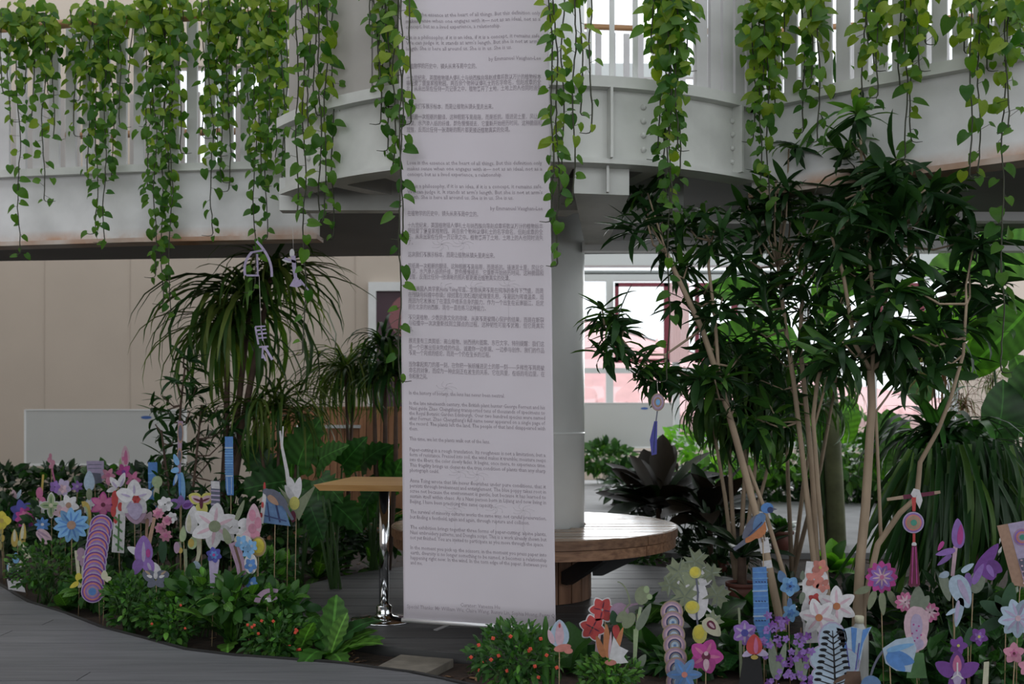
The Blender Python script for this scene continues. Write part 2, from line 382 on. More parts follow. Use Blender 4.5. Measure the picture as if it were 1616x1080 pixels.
# ---------------------------------------------------------------- outside
mb = MB(); mb.box((-14, 14, -.5), (30, 80, -.4)); mb.build('floor_outside', mat('pale_yard', (.62, .56, .55), .9), kind='structure')
bld = thing('building', 'pink tiled roof of the neighbouring building seen through the windows', 'building', (8, 30, -.4))
MB().box((P(830, 650, 33).x, 33, -.4), (P(1560, 650, 33).x, 38, P(900, 655, 33).z)).build('wall', mat('pinkish_render', (.80, .66, .64), .9), bld)
M_tile = mat('pink_roof_tiles', (.86, .50, .49), .8, var=.06, scale=3)
rdg = [(840, 480), (925, 503), (1055, 543), (1160, 578), (1300, 600), (1560, 640)]
rp = [P(px, 652, 32) for px, _ in rdg]; rq = [P(px, py, 38) for px, py in rdg]
roofm = MB(); roofm.plate(rp + rq[::-1], .08, nrm=Vector((0, 0, -1))); roofm.build('roof', M_tile, bld)
for i in range(30):
    px = 845+i*24; k = max(q for q in range(5) if rdg[q][0] <= px); f_ = (px-rdg[k][0])/(rdg[k+1][0]-rdg[k][0])
    MB().tube([P(px, 652, 32)+Vector((0, 0, .05)), rq[k].lerp(rq[k+1], f_)+Vector((0, 0, .05))], .05, 5).build('tile_ridge', M_tile, bld)
# ---------------------------------------------------------------- galleries
ZT, ZB = 2.64, 2.19
CC = BC; RG = 1.65
a0, a1 = math.radians(217.6), math.radians(308.8)
arc = [(CC[0]+RG*math.cos(a0+(a1-a0)*i/28), CC[1]+RG*math.sin(a0+(a1-a0)*i/28)) for i in range(29)]
leftp = [(-5.4, 6.7), (-4.3, 6.45), (-3.25, 6.24), (-2.3, 6.09), (-1.4, 6.0), (-1.16, 5.98)]
rightp = [arc[-1], (1.65, 4.5), (2.14, 4.16), (2.95, 3.62), (3.9, 3.05)]
def band(mb, pts, off, th, z0, z1):
    # wall strip following a plan polyline: outer face moved outwards (towards camera) by off, thickness th
    k = len(pts); out = []; inn = []
    for i, p in enumerate(pts):
        a = pts[max(i-1, 0)]; b_ = pts[min(i+1, k-1)]; dx, dy = b_[0]-a[0], b_[1]-a[1]; l = math.hypot(dx, dy)
        nx, ny = dy/l, -dx/l
        out.append((p[0]+nx*off, p[1]+ny*off)); inn.append((p[0]+nx*(off-th), p[1]+ny*(off-th)))
    for i in range(k-1): mb.prism([out[i], out[i+1], inn[i+1], inn[i]], z0, z1)
    return mb
gal = thing('trim_1', 'curved white steel gallery walkway overhead', None, (CC[0], CC[1], ZB)); gal['kind'] = 'structure'
band(MB(), leftp, 0, .02, ZB, ZT-.04).build('girder_web', M_fascia, gal)
band(MB(), leftp, .05, .12, ZT-.045, ZT).build('top_flange', M_fascia2, gal)
band(MB(), leftp, .04, .14, ZB-.02, ZB+.006).build('bottom_flange', M_rust, gal)
band(MB(), rightp, 0, .02, ZB, ZT-.04).build('girder_web', M_fascia, gal)
band(MB(), rightp, .05, .12, ZT-.05, ZT).build('top_flange', M_fascia2, gal)
band(MB(), rightp, .04, .14, ZB-.02, ZB+.006).build('bottom_flange', M_rust, gal)
band(MB(), arc, 0, .02, 2.27, ZT-.04).build('girder_web', M_fascia2, gal)
band(MB(), arc, .05, .14, ZT-.05, ZT).build('top_flange', M_fascia2, gal)
band(MB(), arc, .035, .12, 2.25, 2.272).build('bottom_flange', M_fascia2, gal)
# end plate where the round landing meets the left bridge
band(MB(), [(-1.18, 6.0), arc[0]], 0, .02, 2.27, ZT-.04).build('end_plate', M_fascia2, gal)
# slab
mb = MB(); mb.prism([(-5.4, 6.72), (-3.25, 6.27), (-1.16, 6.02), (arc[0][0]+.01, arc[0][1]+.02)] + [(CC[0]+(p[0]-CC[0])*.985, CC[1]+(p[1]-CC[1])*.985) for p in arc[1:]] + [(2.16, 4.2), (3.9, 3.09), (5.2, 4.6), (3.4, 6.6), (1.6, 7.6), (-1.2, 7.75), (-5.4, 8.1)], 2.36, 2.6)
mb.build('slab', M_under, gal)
# cross beams and stiffeners underneath
MB().box((-1.22, 5.22, 2.19), (.9, 5.30, 2.36)).build('cross_beam', M_fascia2, gal)
MB().box((.42, 5.95, 2.10), (5.0, 6.03, 2.16)).build('cross_beam', M_white, gal)
MB().box((.42, 5.55, 2.2), (4.2, 5.63, 2.25)).build('cross_beam', M_white, gal)
for t in (.12, .26, .62, .8):
    a = a0+(a1-a0)*t; u = (math.cos(a), math.sin(a)); v = (-u[1], u[0])
    MB().obox((CC[0]+u[0]*1.0, CC[1]+u[1]*1.0), u, v, 1.2, .08, 2.27, 2.36).build('radial_beam', M_fascia2, gal)
for px in (957, 1170):
    x = (px-CX)/F*4.62; yy = CC[1]-math.sqrt(RG**2-(x-CC[0])**2)
    ux = ((x-CC[0])/RG, (yy-CC[1])/RG)
    MB().obox((x+ux[0]*.03, yy+ux[1]*.03), ux, (-ux[1], ux[0]), .06, .012, 2.272, ZT-.05).build('stiffener', M_fascia2, gal)
for px in (1013, 1168, 494):
    for k in range(4):
        x = (px-CX)/F*(4.62 if px > 600 else 5.08); yy = CC[1]-math.sqrt(RG**2-(x-CC[0])**2)
        MB().ball((x, yy-.004, 2.33+k*.065), .014, seg=8, rings=4).build('bolt', M_fascia2, gal)
# bracket box below the landing right of the banner
mb = MB(); mb.prism([((905-CX)/F*4.6, 4.56), ((993-CX)/F*4.6, 4.6), ((960-CX)/F*5.8, 5.9), ((925-CX)/F*5.8, 5.9)], 2.13, 2.25)
mb.build('bracket', M_fascia2, gal)
MB().box(((955-CX)/F*4.6, 4.53, 2.13), ((959-CX)/F*4.6, 4.56, 2.25)).build('stiffener', M_fascia2, gal)
MB().box((.75, 9.5, Z(390, 9.5)), (7.5, 9.9, Z(346, 9.5))).build('back_beam', M_under, gal)
# column
colm = MB().lathe(BC, [(.31, .0), (.31, 2.0), (.312, 2.36)], 48).build('column', M_col); tag(colm, 'round white steel column rising through the wooden bench', 'column')
MB().lathe(BC, [(.31, 2.6), (.31, 5.6)], 48).build('upper_shaft', M_col, colm)
MB().lathe(BC, [(.31, 1.0), (.313, 1.002), (.313, 1.012), (.31, 1.014)], 48, caps=False).build('weld_ring', M_col, colm)

# railings: every board a part
def rail(pts, label, name, pitch, width, z0, z1, m, zh=None, off=.02, skip=None, group=None):
    t = thing(name, label, 'railing', (pts[0][0], pts[0][1], z0), group)
    L_ = [0]
    for a, b_ in zip(pts, pts[1:]): L_.append(L_[-1]+math.hypot(b_[0]-a[0], b_[1]-a[1]))
    s = pitch/2; first = None
    while s < L_[-1]:
        i = max(j for j in range(len(L_)-1) if L_[j] <= s); a, b_ = pts[i], pts[i+1]; q = (s-L_[i])/(L_[i+1]-L_[i])
        dx, dy = (b_[0]-a[0]), (b_[1]-a[1]); l = math.hypot(dx, dy); u = (dx/l, dy/l)
        c = (a[0]+dx*q+u[1]*off, a[1]+dy*q-u[0]*off); px = CX+F*c[0]/c[1]
        if not (skip and skip(px)) and -60 < px < 1680:
            MB().obox(c, u, (-u[1], u[0]), width, .02, z0, z1+RND.uniform(-.003, .003)).build('baluster', m, t)
        s += pitch
    if zh: 
        r = MB(); r.tube([(p[0], p[1]+.0, zh) for p in pts], .028, 8); r.build('handrail', M_hand, t)
    return t
rail(leftp, 'white board railing of the left gallery behind the trailing vines', 'board_railing', .112, .064, ZT, 3.5, M_board, 3.54)
rail([(-5.0, 7.9), (-1.2, 7.55)], 'beige board railing on the far side of the left gallery', 'board_railing', .12, .075, ZT, 3.6, M_boardb, 3.3)
arcR = [p for p in arc if p[0] > .25]; arcL = [p for p in arc if p[0] < -.35]
rail(arcR, 'white railing on the round landing right of the hanging banner', 'board_railing', .078, .062, ZT, 3.9, M_board, None, skip=lambda px: px < 1085)
t = thing('post_railing', 'three slim white posts on the landing just right of the banner', 'railing', (.45, 4.5, ZT))
for px in (930, 966, 1004):
    x = (px-CX)/F*4.55; yy = CC[1]-math.sqrt(RG**2-(x-CC[0])**2)+.03
    MB().box((x-.011, yy-.011, ZT), (x+.011, yy+.011, 3.9)).build('post', M_white, t)
MB().box((x-.3, 4.53, 3.86), (x+.05, 4.56, 3.9)).build('top_rail', M_white, t)
rail(rightp, 'white board railing of the right gallery under the vines', 'board_railing', .083, .062, ZT, 3.9, M_board, None)
t = thing('board_screen', 'wide beige boards closing the landing left of the banner', 'screen', (-1.0, 5.2, ZT))
for a, b_ in ((0, 7), (7.1, 8.7), (9.4, 12.0)):
    n = 6; pts_o = []; pts_i = []
    for i in range(n+1):
        a_ = a0+(a1-a0)*(a+(b_-a)*i/n)/28*1.0; pts_o.append((CC[0]+(RG-.02)*math.cos(a_), CC[1]+(RG-.02)*math.sin(a_))); pts_i.append((CC[0]+(RG-.05)*math.cos(a_), CC[1]+(RG-.05)*math.sin(a_)))
    MB().prism(pts_o + pts_i[::-1], ZT, 3.95).build('board', M_boardb, t)
rail([(.2, 9.0), (2.2, 9.2), (5.2, 8.6)], 'far white railing with orange handrail across the void', 'board_railing', .13, .055, 3.6, 4.6, M_board, 4.66)
# ================================================================= FURNITURE AND BANNER
# round bench
bench = thing('round_bench', 'round slatted wooden bench built around the white column', 'bench', (BC[0], BC[1], 0))
RB, HB = .877, .447
y = BC[1]-RB; pl = .072
while y < BC[1]+RB-.01:
    y1 = min(y+pl-.010, BC[1]+RB); n = 4
    def hw(v, r=RB-.012): return math.sqrt(max(0, r*r-(v-BC[1])**2))
    ys = [y+(y1-y)*i/n for i in range(n+1)]
    spans = []
    if abs((y+y1)/2-BC[1]) < .30:
        hx = math.sqrt(max(0, .318**2-(min(abs(y-BC[1]), abs(y1-BC[1])))**2))
        L_ = [(BC[0]-hw(v), v) for v in ys]; R_ = [(BC[0]+hw(v), v) for v in ys]
        spans = [[(BC[0]-hx, y), (BC[0]-hx, y1)]+L_[::-1], [(BC[0]+hx, y)]+R_+[(BC[0]+hx, y1)]]
    else: spans = [[(BC[0]+hw(v), v) for v in ys]+[(BC[0]-hw(v), v) for v in ys][::-1]]
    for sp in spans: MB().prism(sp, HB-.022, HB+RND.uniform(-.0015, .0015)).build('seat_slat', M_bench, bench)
    y += pl
for z0, z1, rr in ((HB-.055, HB-.003, RB), (HB-.115, HB-.06, RB-.012)):
    for k in range(8):
        b0, b1 = 2*math.pi*k/8+.004, 2*math.pi*(k+1)/8-.004; n = 7; o_ = []; i_ = []
        for i in range(n+1):
            a = b0+(b1-b0)*i/n; o_.append((BC[0]+rr*math.cos(a), BC[1]+rr*math.sin(a))); i_.append((BC[0]+(rr-.06)*math.cos(a), BC[1]+(rr-.06)*math.sin(a)))
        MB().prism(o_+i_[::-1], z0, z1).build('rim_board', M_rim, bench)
MB().lathe(BC, [(RB-.05, HB-.06), (.33, HB-.06), (.33, HB-.024), (RB-.05, HB-.024)], 40, caps=False).build('under_frame', M_black, bench)
for k in range(24):
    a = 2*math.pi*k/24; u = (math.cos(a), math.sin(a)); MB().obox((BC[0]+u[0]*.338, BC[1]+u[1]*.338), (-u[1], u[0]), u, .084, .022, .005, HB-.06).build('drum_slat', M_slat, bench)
for k in range(6):
    a = math.radians(-62+60*k); u = (math.cos(a), math.sin(a)); v = Vector((-u[1], u[0], 0))
    p = lambda r, z: Vector((BC[0]+u[0]*r, BC[1]+u[1]*r, z))
    mb = MB(); mb.plate([p(.36, .20)-v*.02, p(.36, .13)-v*.02, p(.42, .13)-v*.02, p(.80, .315)-v*.02, p(.80, .332)-v*.02, p(.66, .332)-v*.02], .04, nrm=v)
    mb.build('bracket', M_black, bench)
# pedestal table
tx, ty = (606-CX)/F*5.43, 5.43
tab = thing('pedestal_table', 'square orange wooden table on a single chrome pedestal', 'table', (tx, ty, 0))
u = (math.cos(math.radians(-7)), math.sin(math.radians(-7))); v = (-u[1], u[0]); HTB = .755
tcx, tcy = (532-CX)/F*5.6+.36, 5.45
mb = MB(); n0 = len(mb.v)
for z, s_ in ((HTB-.032, .335), (HTB, .36)):
    for a, b_ in ((-1,-1),(1,-1),(1,1),(-1,1)): mb.v.append(Vector((tcx+u[0]*a*s_+v[0]*b_*s_, tcy+u[1]*a*s_+v[1]*b_*s_, z)))
for q in ((0,3,2,1),(4,5,6,7),(0,1,5,4),(1,2,6,5),(2,3,7,6),(3,0,4,7)): mb.face(list(q))
mb.build('table_top', M_table, tab)
MB().lathe((tx, ty), [(.027, .05), (.027, HTB-.035)], 24).build('pole', M_chrome, tab)
MB().lathe((tx, ty), [(.178, 0), (.18, .004), (.178, .009), (.09, .014), (.05, .022), (.042, .04), (.042, .075), (.028, .085)], 40).build('base', M_chrome, tab)
MB().lathe((tx, ty), [(.03, HTB-.05), (.14, HTB-.04), (.14, HTB-.034)], 24).build('top_plate', M_black, tab)
# whiteboard panels
def wpanel(label, x0, x1, z0, z1, d, ox):
    t = thing('display_panel', label, 'panel', (x0, d, 0))
    MB().box((x0, d, z0), (x1, d+.03, z1)).build('board', M_panel, t)
    fr = MB(); 
    fr.box((x0-.012, d-.008, z0), (x0+.012, d+.035, z1+.01)).box((x1-.012, d-.008, z0), (x1+.012, d+.035, z1+.01)).box((x0, d-.008, z1), (x1, d+.035, z1+.015)).box((x0, d-.008, z0-.03), (x1, d+.035, z0))
    fr.build('frame', M_white, t)
    for xx in (x0+.1, x1-.1): MB().box((xx-.015, d, 0), (xx+.015, d+.03, z0-.03)).build('leg', M_black, t)
    MB().box((x0+.1, d+.005, z0-.1), (x1-.1, d+.025, z0-.075)).build('crossbar', M_black, t)
    s = MB(); s.plate([(ox+.065*math.cos(a), d-.004, z1-.085+.02*math.sin(a)) for a in [2*math.pi*i/18 for i in range(18)]], .002); s.build('oval_sticker', M_blue, t)
dd = 12.0
wpanel('low white display panel with blue oval sticker against the left wall', X(40, dd), X(292, dd), Z(732, dd), Z(648, dd), dd, X(231, dd))
dd = 16.8
wpanel('low white display panel with blue oval sticker right of the column', X(890, dd), X(1063, dd), Z(705, dd), Z(637, dd), dd, X(1017, dd))
# framed picture on wall
D = 13.0
t = thing('framed_picture', 'white framed dark plum poster with a pinkish disc on the beige wall', 'picture', P(610, 583, D-.05))
dd = D-.06
MB().box((X(594, dd), dd, Z(700, dd)), (X(720, dd), dd+.04, Z(460, dd))).build('print', mat('plum_print', (.07, .035, .05), .4), t)
s = MB(); s.plate([(X(650, dd)+.30*math.cos(a), dd-.004, Z(500, dd)+.30*math.sin(a)) for a in [2*math.pi*i/28 for i in range(28)]], .003); s.build('disc', mat('rose_print', (.28, .11, .12), .5), t)
fr = MB()
for a, b_, c, e in ((582, 594, 446, 720), (720, 732, 446, 720), (594, 720, 446, 460), (594, 720, 706, 720)): fr.box((X(a, dd), dd-.05, Z(e, dd)), (X(b_, dd), dd+.05, Z(c, dd)))
fr.build('frame', M_white, t)
# wooden planter box behind the plants
dd = 9.0
t = thing('wooden_planter', 'orange brown slatted wooden planter box behind the palms', 'planter', (X(420, dd), dd, 0))
n = 19; x0, x1 = X(418, dd), X(636, dd)
for i in range(n):
    a = x0+(x1-x0)*i/n; MB().box((a, dd, 0), (a+(x1-x0)/n-.006, dd+.025, Z(642, dd)-.02)).build('slat', M_crate, t)
MB().box((x0-.02, dd-.01, Z(642, dd)-.02), (x1+.02, dd+.45, Z(642, dd))).build('top_board', M_crate, t)
MB().box((x0, dd+.03, .02), (x1, dd+.42, Z(642, dd)-.03)).build('inner_box', M_black, t)
MB().box((X(470, dd), dd-.05, Z(676, dd)), (X(570, dd), dd-.01, Z(671, dd))).build('rail', M_alu, t)
# dark fallen sign behind
# terracotta pots
def pot(label, px, py, d, r, h, m=M_terra, group=None):
    c = P(px, py, d); z0 = c.z
    t = thing('flower_pot', label, 'pot', (c.x, d, z0), group)
    MB().lathe((c.x, d), [(r*.72, z0), (r*.95, z0+h*.82), (r*.9, z0+h*.84)], 28).build('body', m, t)
    MB().lathe((c.x, d), [(r*.96, z0+h*.82), (r*1.08, z0+h*.83), (r*1.1, z0+h), (r*.98, z0+h), (r*.95, z0+h*.9)], 28, caps=False).build('rim', m, t)
    MB().lathe((c.x, d), [(r*.97, z0+h*.88), (.002, z0+h*.9)], 20).build('soil', M_soil, t)
    return Vector((c.x, d, z0+h*.9))
PT1 = pot('terracotta pot holding a dark leafed plant behind the blue paper strip', 1171, 957, 5.82, .088, .14)
PT2 = pot('small terracotta pot at the foot of the dark shrub beside the deck', 1140, 905, 7.37, .055, .1)
PT3 = pot('low terracotta pot beside the bright green plant left of the banana', 1232, 868, 8.3, .10, .16)
# stone paver + litter
mb = MB(); mb.prism([(p.x, p.y) for p in (G(594, 1048), G(664, 1062), G(716, 1036), G(632, 1029))], -.07, -.012)
tag(mb.build('stepping_stone', M_paver, bevel=.004), 'square grey brown stepping stone set in the soil', 'stone')
MB_l = MB()
for k in range(620):
    if k < 300:
        q = G(RND.uniform(500, 770), RND.uniform(1005, 1075), -.045)
    else: q = Vector((RND.uniform(-3, 3.2), RND.uniform(4.0, 8.5), -.045))
    px, py = CX+F*q.x/q.y, Y0+F*(H-q.z)/q.y
    if 580 < px < 730 and 1022 < py < 1068: continue
    if (q.x-BC[0])**2+(q.y-BC[1])**2 < RD**2: continue
    bb = bx_at(q.y)
    if bb is not None and q.x < bb+.03: continue
    s_ = RND.uniform(.006, .02); a = RND.uniform(0, 6.28); e = RND.uniform(.3, .8)
    u_ = Vector((math.cos(a), math.sin(a), RND.uniform(-.1, .3)))*s_; v_ = Vector((-math.sin(a), math.cos(a), RND.uniform(-.1, .3)))*s_*e
    MB_l.plate([q-u_-v_, q+u_-v_*.6, q+u_+v_, q-u_*.7+v_], .003, 0 if k % 3 else 1, nrm=Vector((0, 0, 1)))
tag(MB_l.build('bark_chips', [mat('bark_chips', (.05, .028, .018), .9, var=.4, scale=20), mat('dry_leaves', (.19, .105, .05), .8, var=.4, scale=20)]), 'bark chips and dry leaf scraps scattered over the soil', 'bark', kind='stuff')
mb = MB(); mb.plate([G(684, 995), G(712, 984), G(716, 985), G(690, 996)], .004, nrm=Vector((0, 0, 1))); mb.plate([G(520, 975), G(530, 976), G(529, 979)], .003, nrm=Vector((0, 0, 1)))
tag(mb.build('paper_scrap', M_alu), 'pale straw scrap on the deck under the banner', 'scrap')

# ---------------------------------------------------------------- the hanging banner
ZBN, ZTN = .192, 3.66
def BN(s, z, off=0.0):
    q = (z-ZBN)/(2.99-ZBN)
    L_ = Vector((-.4898+(-.5127+.4898)*q, 4.5, z)); zr = .178+(2.93-.178)*q+.012*q
    R_ = Vector((.191+(.158-.191)*q, 4.35, zr))
    p = L_.lerp(R_, s)
    amp = .0045*(.35+.65*min(1, max(0, q)))
    p.y += amp*(math.sin(s*9+z*1.3)+.6*math.sin(s*21-z*2.1+1)) + off*-1.0
    return p
ban = thing('hanging_banner', 'long lilac white text banner hanging from the gallery in front of the column', 'banner', BN(.5, ZTN))
mb = MB(); nx, nz = 60, 40
for j in range(nz+1):
    for i in range(nx+1): mb.v.append(BN(i/nx, ZBN+(ZTN-ZBN)*j/nz))
for j in range(nz):
    for i in range(nx): n = j*(nx+1)+i; mb.face([n, n+1, n+nx+2, n+nx+1], 0, True)
clo = mb.build('cloth', M_cloth, ban)
sm_ = clo.modifiers.new('thickness', 'SOLIDIFY'); sm_.thickness = .0012; sm_.offset = 1
a = BN(-.012, ZBN-.006); b_ = BN(1.0, ZBN-.006)
MB().tube([a, b_], .0105, 12).build('bottom_bar', M_alu, ban)
MB().tube([BN(-.02, ZTN), BN(1.02, ZTN)], .012, 12).build('top_bar', M_alu, ban)
TX = [
 (28, 'Love is the essence at the heart of all things. But this definition only', 0, 1), (37.5, 'makes sense when one engages with it— not as an ideal, not as a', 0, 1), (46.5, 'concept, but as a lived experience, a relationship.', 0, .71),
 (63.5, 'If it is a philosophy, if it is an idea, if it is a concept, it remains safe.', 0, 1), (72, "We can judge it. It stands at arm's length. But she is not at arm's", 0, 1), (81, 'length. She is here all around us. She is in us. She is us.', 0, .79), (98, 'by Emmanuel Vaughan-Lee', .62, 1),
 (109, '在植物学的历史中，镜头从来不是中立的。', 0, .53), (127.5, '十九世纪末，英国植物猎人傅礼士与纳西族向导赵成章将数以万计的植物标本', 0, 1), (136, '带往爱丁堡皇家植物园。两百余个物种以傅礼士的名字命名，但赵成章的全', 0, 1), (144.7, '名，从未出现在任何一页记录之中。植物离开了土地，土地上的人也同时消失', 0, 1), (155, '了。', 0, .04),
 (172.5, '这次我们不展示标本，而是让植物从镜头里走出来。', 0, .65), (189, '剪纸是一次粗粝的翻译。这种粗粝不是局限，而是抵抗。插进泥土里，风让它', 0, 1), (199, '可读，水汽渗入纸的纤维，颜色慢慢褪去，它重新开始经历时间。这种脆弱和', 0, 1), (209, '短暂，反而比任何一张清晰的照片都更接近植物真实的处境。', 0, .77),
 (260.5, 'Love is the essence at the heart of all things. But this definition only', 0, 1), (269.5, 'makes sense when one engages with it— not as an ideal, not as a', 0, 1), (278.5, 'concept, but as a lived experience, a relationship.', 0, .71),
 (297, 'If it is a philosophy, if it is an idea, if it is a concept, it remains safe.', 0, 1), (306, "We can judge it. It stands at arm's length. But she is not at arm's", 0, 1), (314.5, 'length. She is here all around us. She is in us. She is us.', 0, .79), (331, 'by Emmanuel Vaughan-Lee', .62, 1),
 (340.5, '在植物学的历史中，镜头从来不是中立的。', 0, .53), (359, '十九世纪末，英国植物猎人傅礼士与纳西族向导赵成章将数以万计的植物标本', 0, 1), (368, '带往爱丁堡皇家植物园。两百余个物种以傅礼士的名字命名，但赵成章的全', 0, 1), (377, '名，从未出现在任何一页记录之中。植物离开了土地，土地上的人也同时消失', 0, 1), (386, '了。', 0, .04),
 (405, '这次我们不展示标本，而是让植物从镜头里走出来。', 0, .65), (423, '剪纸是一次粗粝的翻译。这种粗粝不是局限，而是抵抗。插进泥土里，风让它', 0, 1), (431.5, '可读，水汽渗入纸的纤维，颜色慢慢褪去，它重新开始经历时间。这种脆弱和', 0, 1), (440, '短暂，反而比任何一张清晰的照片都更接近植物真实的处境。', 0, .76),
 (459, '华裔美国人类学家Anna Tsing写道，生命从来不是在纯净的条件下繁盛，而是', 0, 1), (468.5, '在残缺与纠缠中存续。绿绒蒿在流石滩的缝隙里扎根，不是因为环境温柔，而', 0, 1), (478, '是因为它发展出了在混乱中维系自身的能力。作为一个出生在云南丽江、后定', 0, 1), (487.5, '居在北京的纳西族，我也一直在练习这种能力。', 0, .58),
 (504, '不只是植物，少数民族文化的存续，从来不是被精心保护的结果，而是在断裂', 0, 1), (513, '与碰撞中一次次重新找到立脚点的过程。这种韧性可能不优雅，但它是真实', 0, 1), (522.5, '的。', 0, .035),
 (541, '展览里有三类剪纸：高山植物、纳西绣片图案、东巴文字。特别提醒：我们这', 0, 1), (551, '是一个已展出但未完成的作品，诚邀你一边参观、一边参与创作。我们的作品', 0, 1), (560, '不是一个完成的结论，而是一个仍在生长的过程。', 0, .61),
 (578, '当你拿起剪刀的那一刻，在你把一张纸插进泥土的那一刻——多样性不再是被', 0, 1), (587.5, '命名的对象，而成为一种此刻正在发生的关系。它在风里，在纸的毛边里，在', 0, 1), (597, '你和我之间。', 0, .14),
 (622.5, 'In the history of botany, the lens has never been neutral.', 0, .71),
 (638.6, 'In the late nineteenth century, the British plant hunter George Forrest and his', 0, 1), (646.7, 'Naxi guide Zhao Chengzhang transported tens of thousands of specimens to', 0, 1), (654.7, 'the Royal Botanic Garden Edinburgh. Over two hundred species were named', 0, 1), (662.8, "after Forrest. Zhao Chengzhang's full name never appeared on a single page of", 0, 1), (670.9, 'the record. The plants left the land. The people of that land disappeared with', 0, 1), (679, 'them.', 0, .065),
 (695, 'This time, we let the plants walk out of the lens.', 0, .6),
 (712, 'Paper-cutting is a rough translation. Its roughness is not a limitation, but a', 0, 1), (720, 'form of resistance. Pressed into soil, the wind makes it tremble; moisture seeps', 0, 1), (728, 'into the fibers; the color slowly fades. It begins, once more, to experience time.', 0, 1), (736.5, 'This fragility brings us closer to the true condition of plants than any sharp', 0, 1), (744.5, 'photograph could.', 0, .22),
 (761, 'Anna Tsing wrote that life never flourishes under pure conditions, that it', 0, 1), (769, 'persists through brokenness and entanglement. The blue poppy takes root in', 0, 1), (777.3, 'scree not because the environment is gentle, but because it has learned to', 0, 1), (785.5, 'sustain itself within chaos. As a Naxi person born in Lijiang and now living in', 0, 1), (794, 'Beijing, I have been practicing this same capacity.', 0, .62),
 (810, 'The survival of minority cultures works the same way, not careful preservation,', 0, 1), (818.3, 'but finding a foothold, again and again, through rupture and collision.', 0, .88),
 (834.5, 'The exhibition brings together three forms of paper-cutting: alpine plants,', 0, 1), (842.7, 'Naxi embroidery patterns, and Dongba script. This is a work already shown but', 0, 1), (850.8, 'not yet finished. You are invited to participate as you move through the space.', 0, .98),
 (866.5, 'In the moment you pick up the scissors, in the moment you press paper into', 0, 1), (874.6, 'earth, diversity is no longer something to be named, it becomes a relationship', 0, 1), (882.5, 'happening right now. In the wind. In the torn edge of the paper. Between you', 0, 1), (890.5, 'and me.', 0, .09),
 (952, 'Curator: Vanessa Hu', .37, .66), (960, 'Special Thanks: Mr William Wu, Claire Wang, Runyu Lin, Sophia Huang, Peggy Qi', -.03, 1.06)]
tmp = []
for y_, s_, x0, x1 in TX:
    c = bpy.data.curves.new('t', 'FONT'); c.body = s_; c.size = .0262 if ord(s_[0]) > 1000 else .0250; c.resolution_u = 1; c.fill_mode = 'FRONT'; c.offset = .0002
    o = bpy.data.objects.new('t', c); COL.objects.link(o); tmp.append(o)
bpy.context.view_layer.update()
dg = bpy.context.evaluated_depsgraph_get()
for o, (y_, s_, x0, x1) in zip(tmp, TX):
    me = bpy.data.meshes.new_from_object(o.evaluated_get(dg)); n = len(me.vertices)
    if n == 0: continue
    a = np.empty(n*3, 'f'); me.vertices.foreach_get('co', a); a = a.reshape(-1, 3)
    mn, mx_ = a[:, 0].min(), a[:, 0].max(); S0, S1 = .05, .948
    z0 = H-(y_-Y0)/F*4.5+.0005
    sx = (a[:, 0]-mn)/(mx_-mn)*(x1-x0)+x0; s_u = S0+(S1-S0)*sx
    out = np.empty_like(a)
    for i in range(n):
        p = BN(float(s_u[i]), z0+float(a[i, 1]), .0022); out[i] = p - ORI[ban.name]
    me.vertices.foreach_set('co', out.ravel()); me.materials.clear(); me.materials.append(M_ink); me.update()
    me.name = 'text_line'; link_mesh('text_line', me, ban)
for o in tmp:
    c = o.data; bpy.data.objects.remove(o); bpy.data.curves.remove(c)
# faint line drawings printed on the cloth
def ghost(cs, cz, r, n):
    mb = MB(); 
    for k in range(n):
        a = 2*math.pi*k/n; pts = []
        for i in range(9):
            t_ = i/8; rr = r*t_; w_ = r*.28*math.sin(math.pi*t_)
            pts.append((rr*math.cos(a)-w_*math.sin(a), rr*math.sin(a)*.6+w_*math.cos(a)*.6))
        mb.tube([BN(cs+p[0]/.69, cz+p[1], .0016) for p in pts], .0006, 4)
    mb.tube([BN(cs, cz-.01-i*.03, .0016) for i in range(6)], .0006, 4)
    mb.build('line_drawing', M_faint, ban)
for cs, py in ((.42, 380), (.28, 382), (.5, 450), (.72, 445), (.3, 452), (.38, 742), (.5, 745), (.35, 800), (.62, 795), (.8, 798), (.3, 610)): ghost(cs, H-(py-Y0)/F*4.45, .05, 7)
# ================================================================= PLANTS
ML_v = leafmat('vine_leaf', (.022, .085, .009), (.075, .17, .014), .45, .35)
ML_vy = leafmat('vine_leaf_young_lit', (.06, .15, .010), (.19, .26, .022), .45, .4)
ML_d = leafmat('dracaena_leaf', (.010, .035, .012), (.026, .075, .020), .38, .22)
ML_dl = leafmat('dracaena_young_leaf', (.03, .10, .018), (.075, .17, .03), .38, .3)
ML_b = leafmat('banana_leaf', (.045, .14, .018), (.07, .18, .025), .4, .35, veins=60)
ML_g = leafmat('grass_leaf', (.018, .06, .014), (.07, .14, .028), .4, .25)
ML_gy = leafmat('pale_grass_leaf', (.05, .10, .018), (.15, .19, .05), .4, .3)
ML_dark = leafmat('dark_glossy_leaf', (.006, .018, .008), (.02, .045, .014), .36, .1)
ML_purple = leafmat('dark_bronze_leaf', (.012, .010, .009), (.036, .026, .016), .42, .05, tint=(1.2, 1, .8))
ML_m = leafmat('broad_green_leaf', (.016, .058, .016), (.04, .12, .026), .3, .25, veins=38)
ML_f = leafmat('fern_green_leaf', (.035, .11, .018), (.08, .19, .03), .35, .3, veins=45)
ML_s = leafmat('shrub_leaf', (.014, .055, .014), (.045, .13, .022), .4, .25)
ML_sd = leafmat('dark_shrub_leaf', (.006, .022, .009), (.018, .052, .016), .4, .15)  # darker green than the other shrub leaf
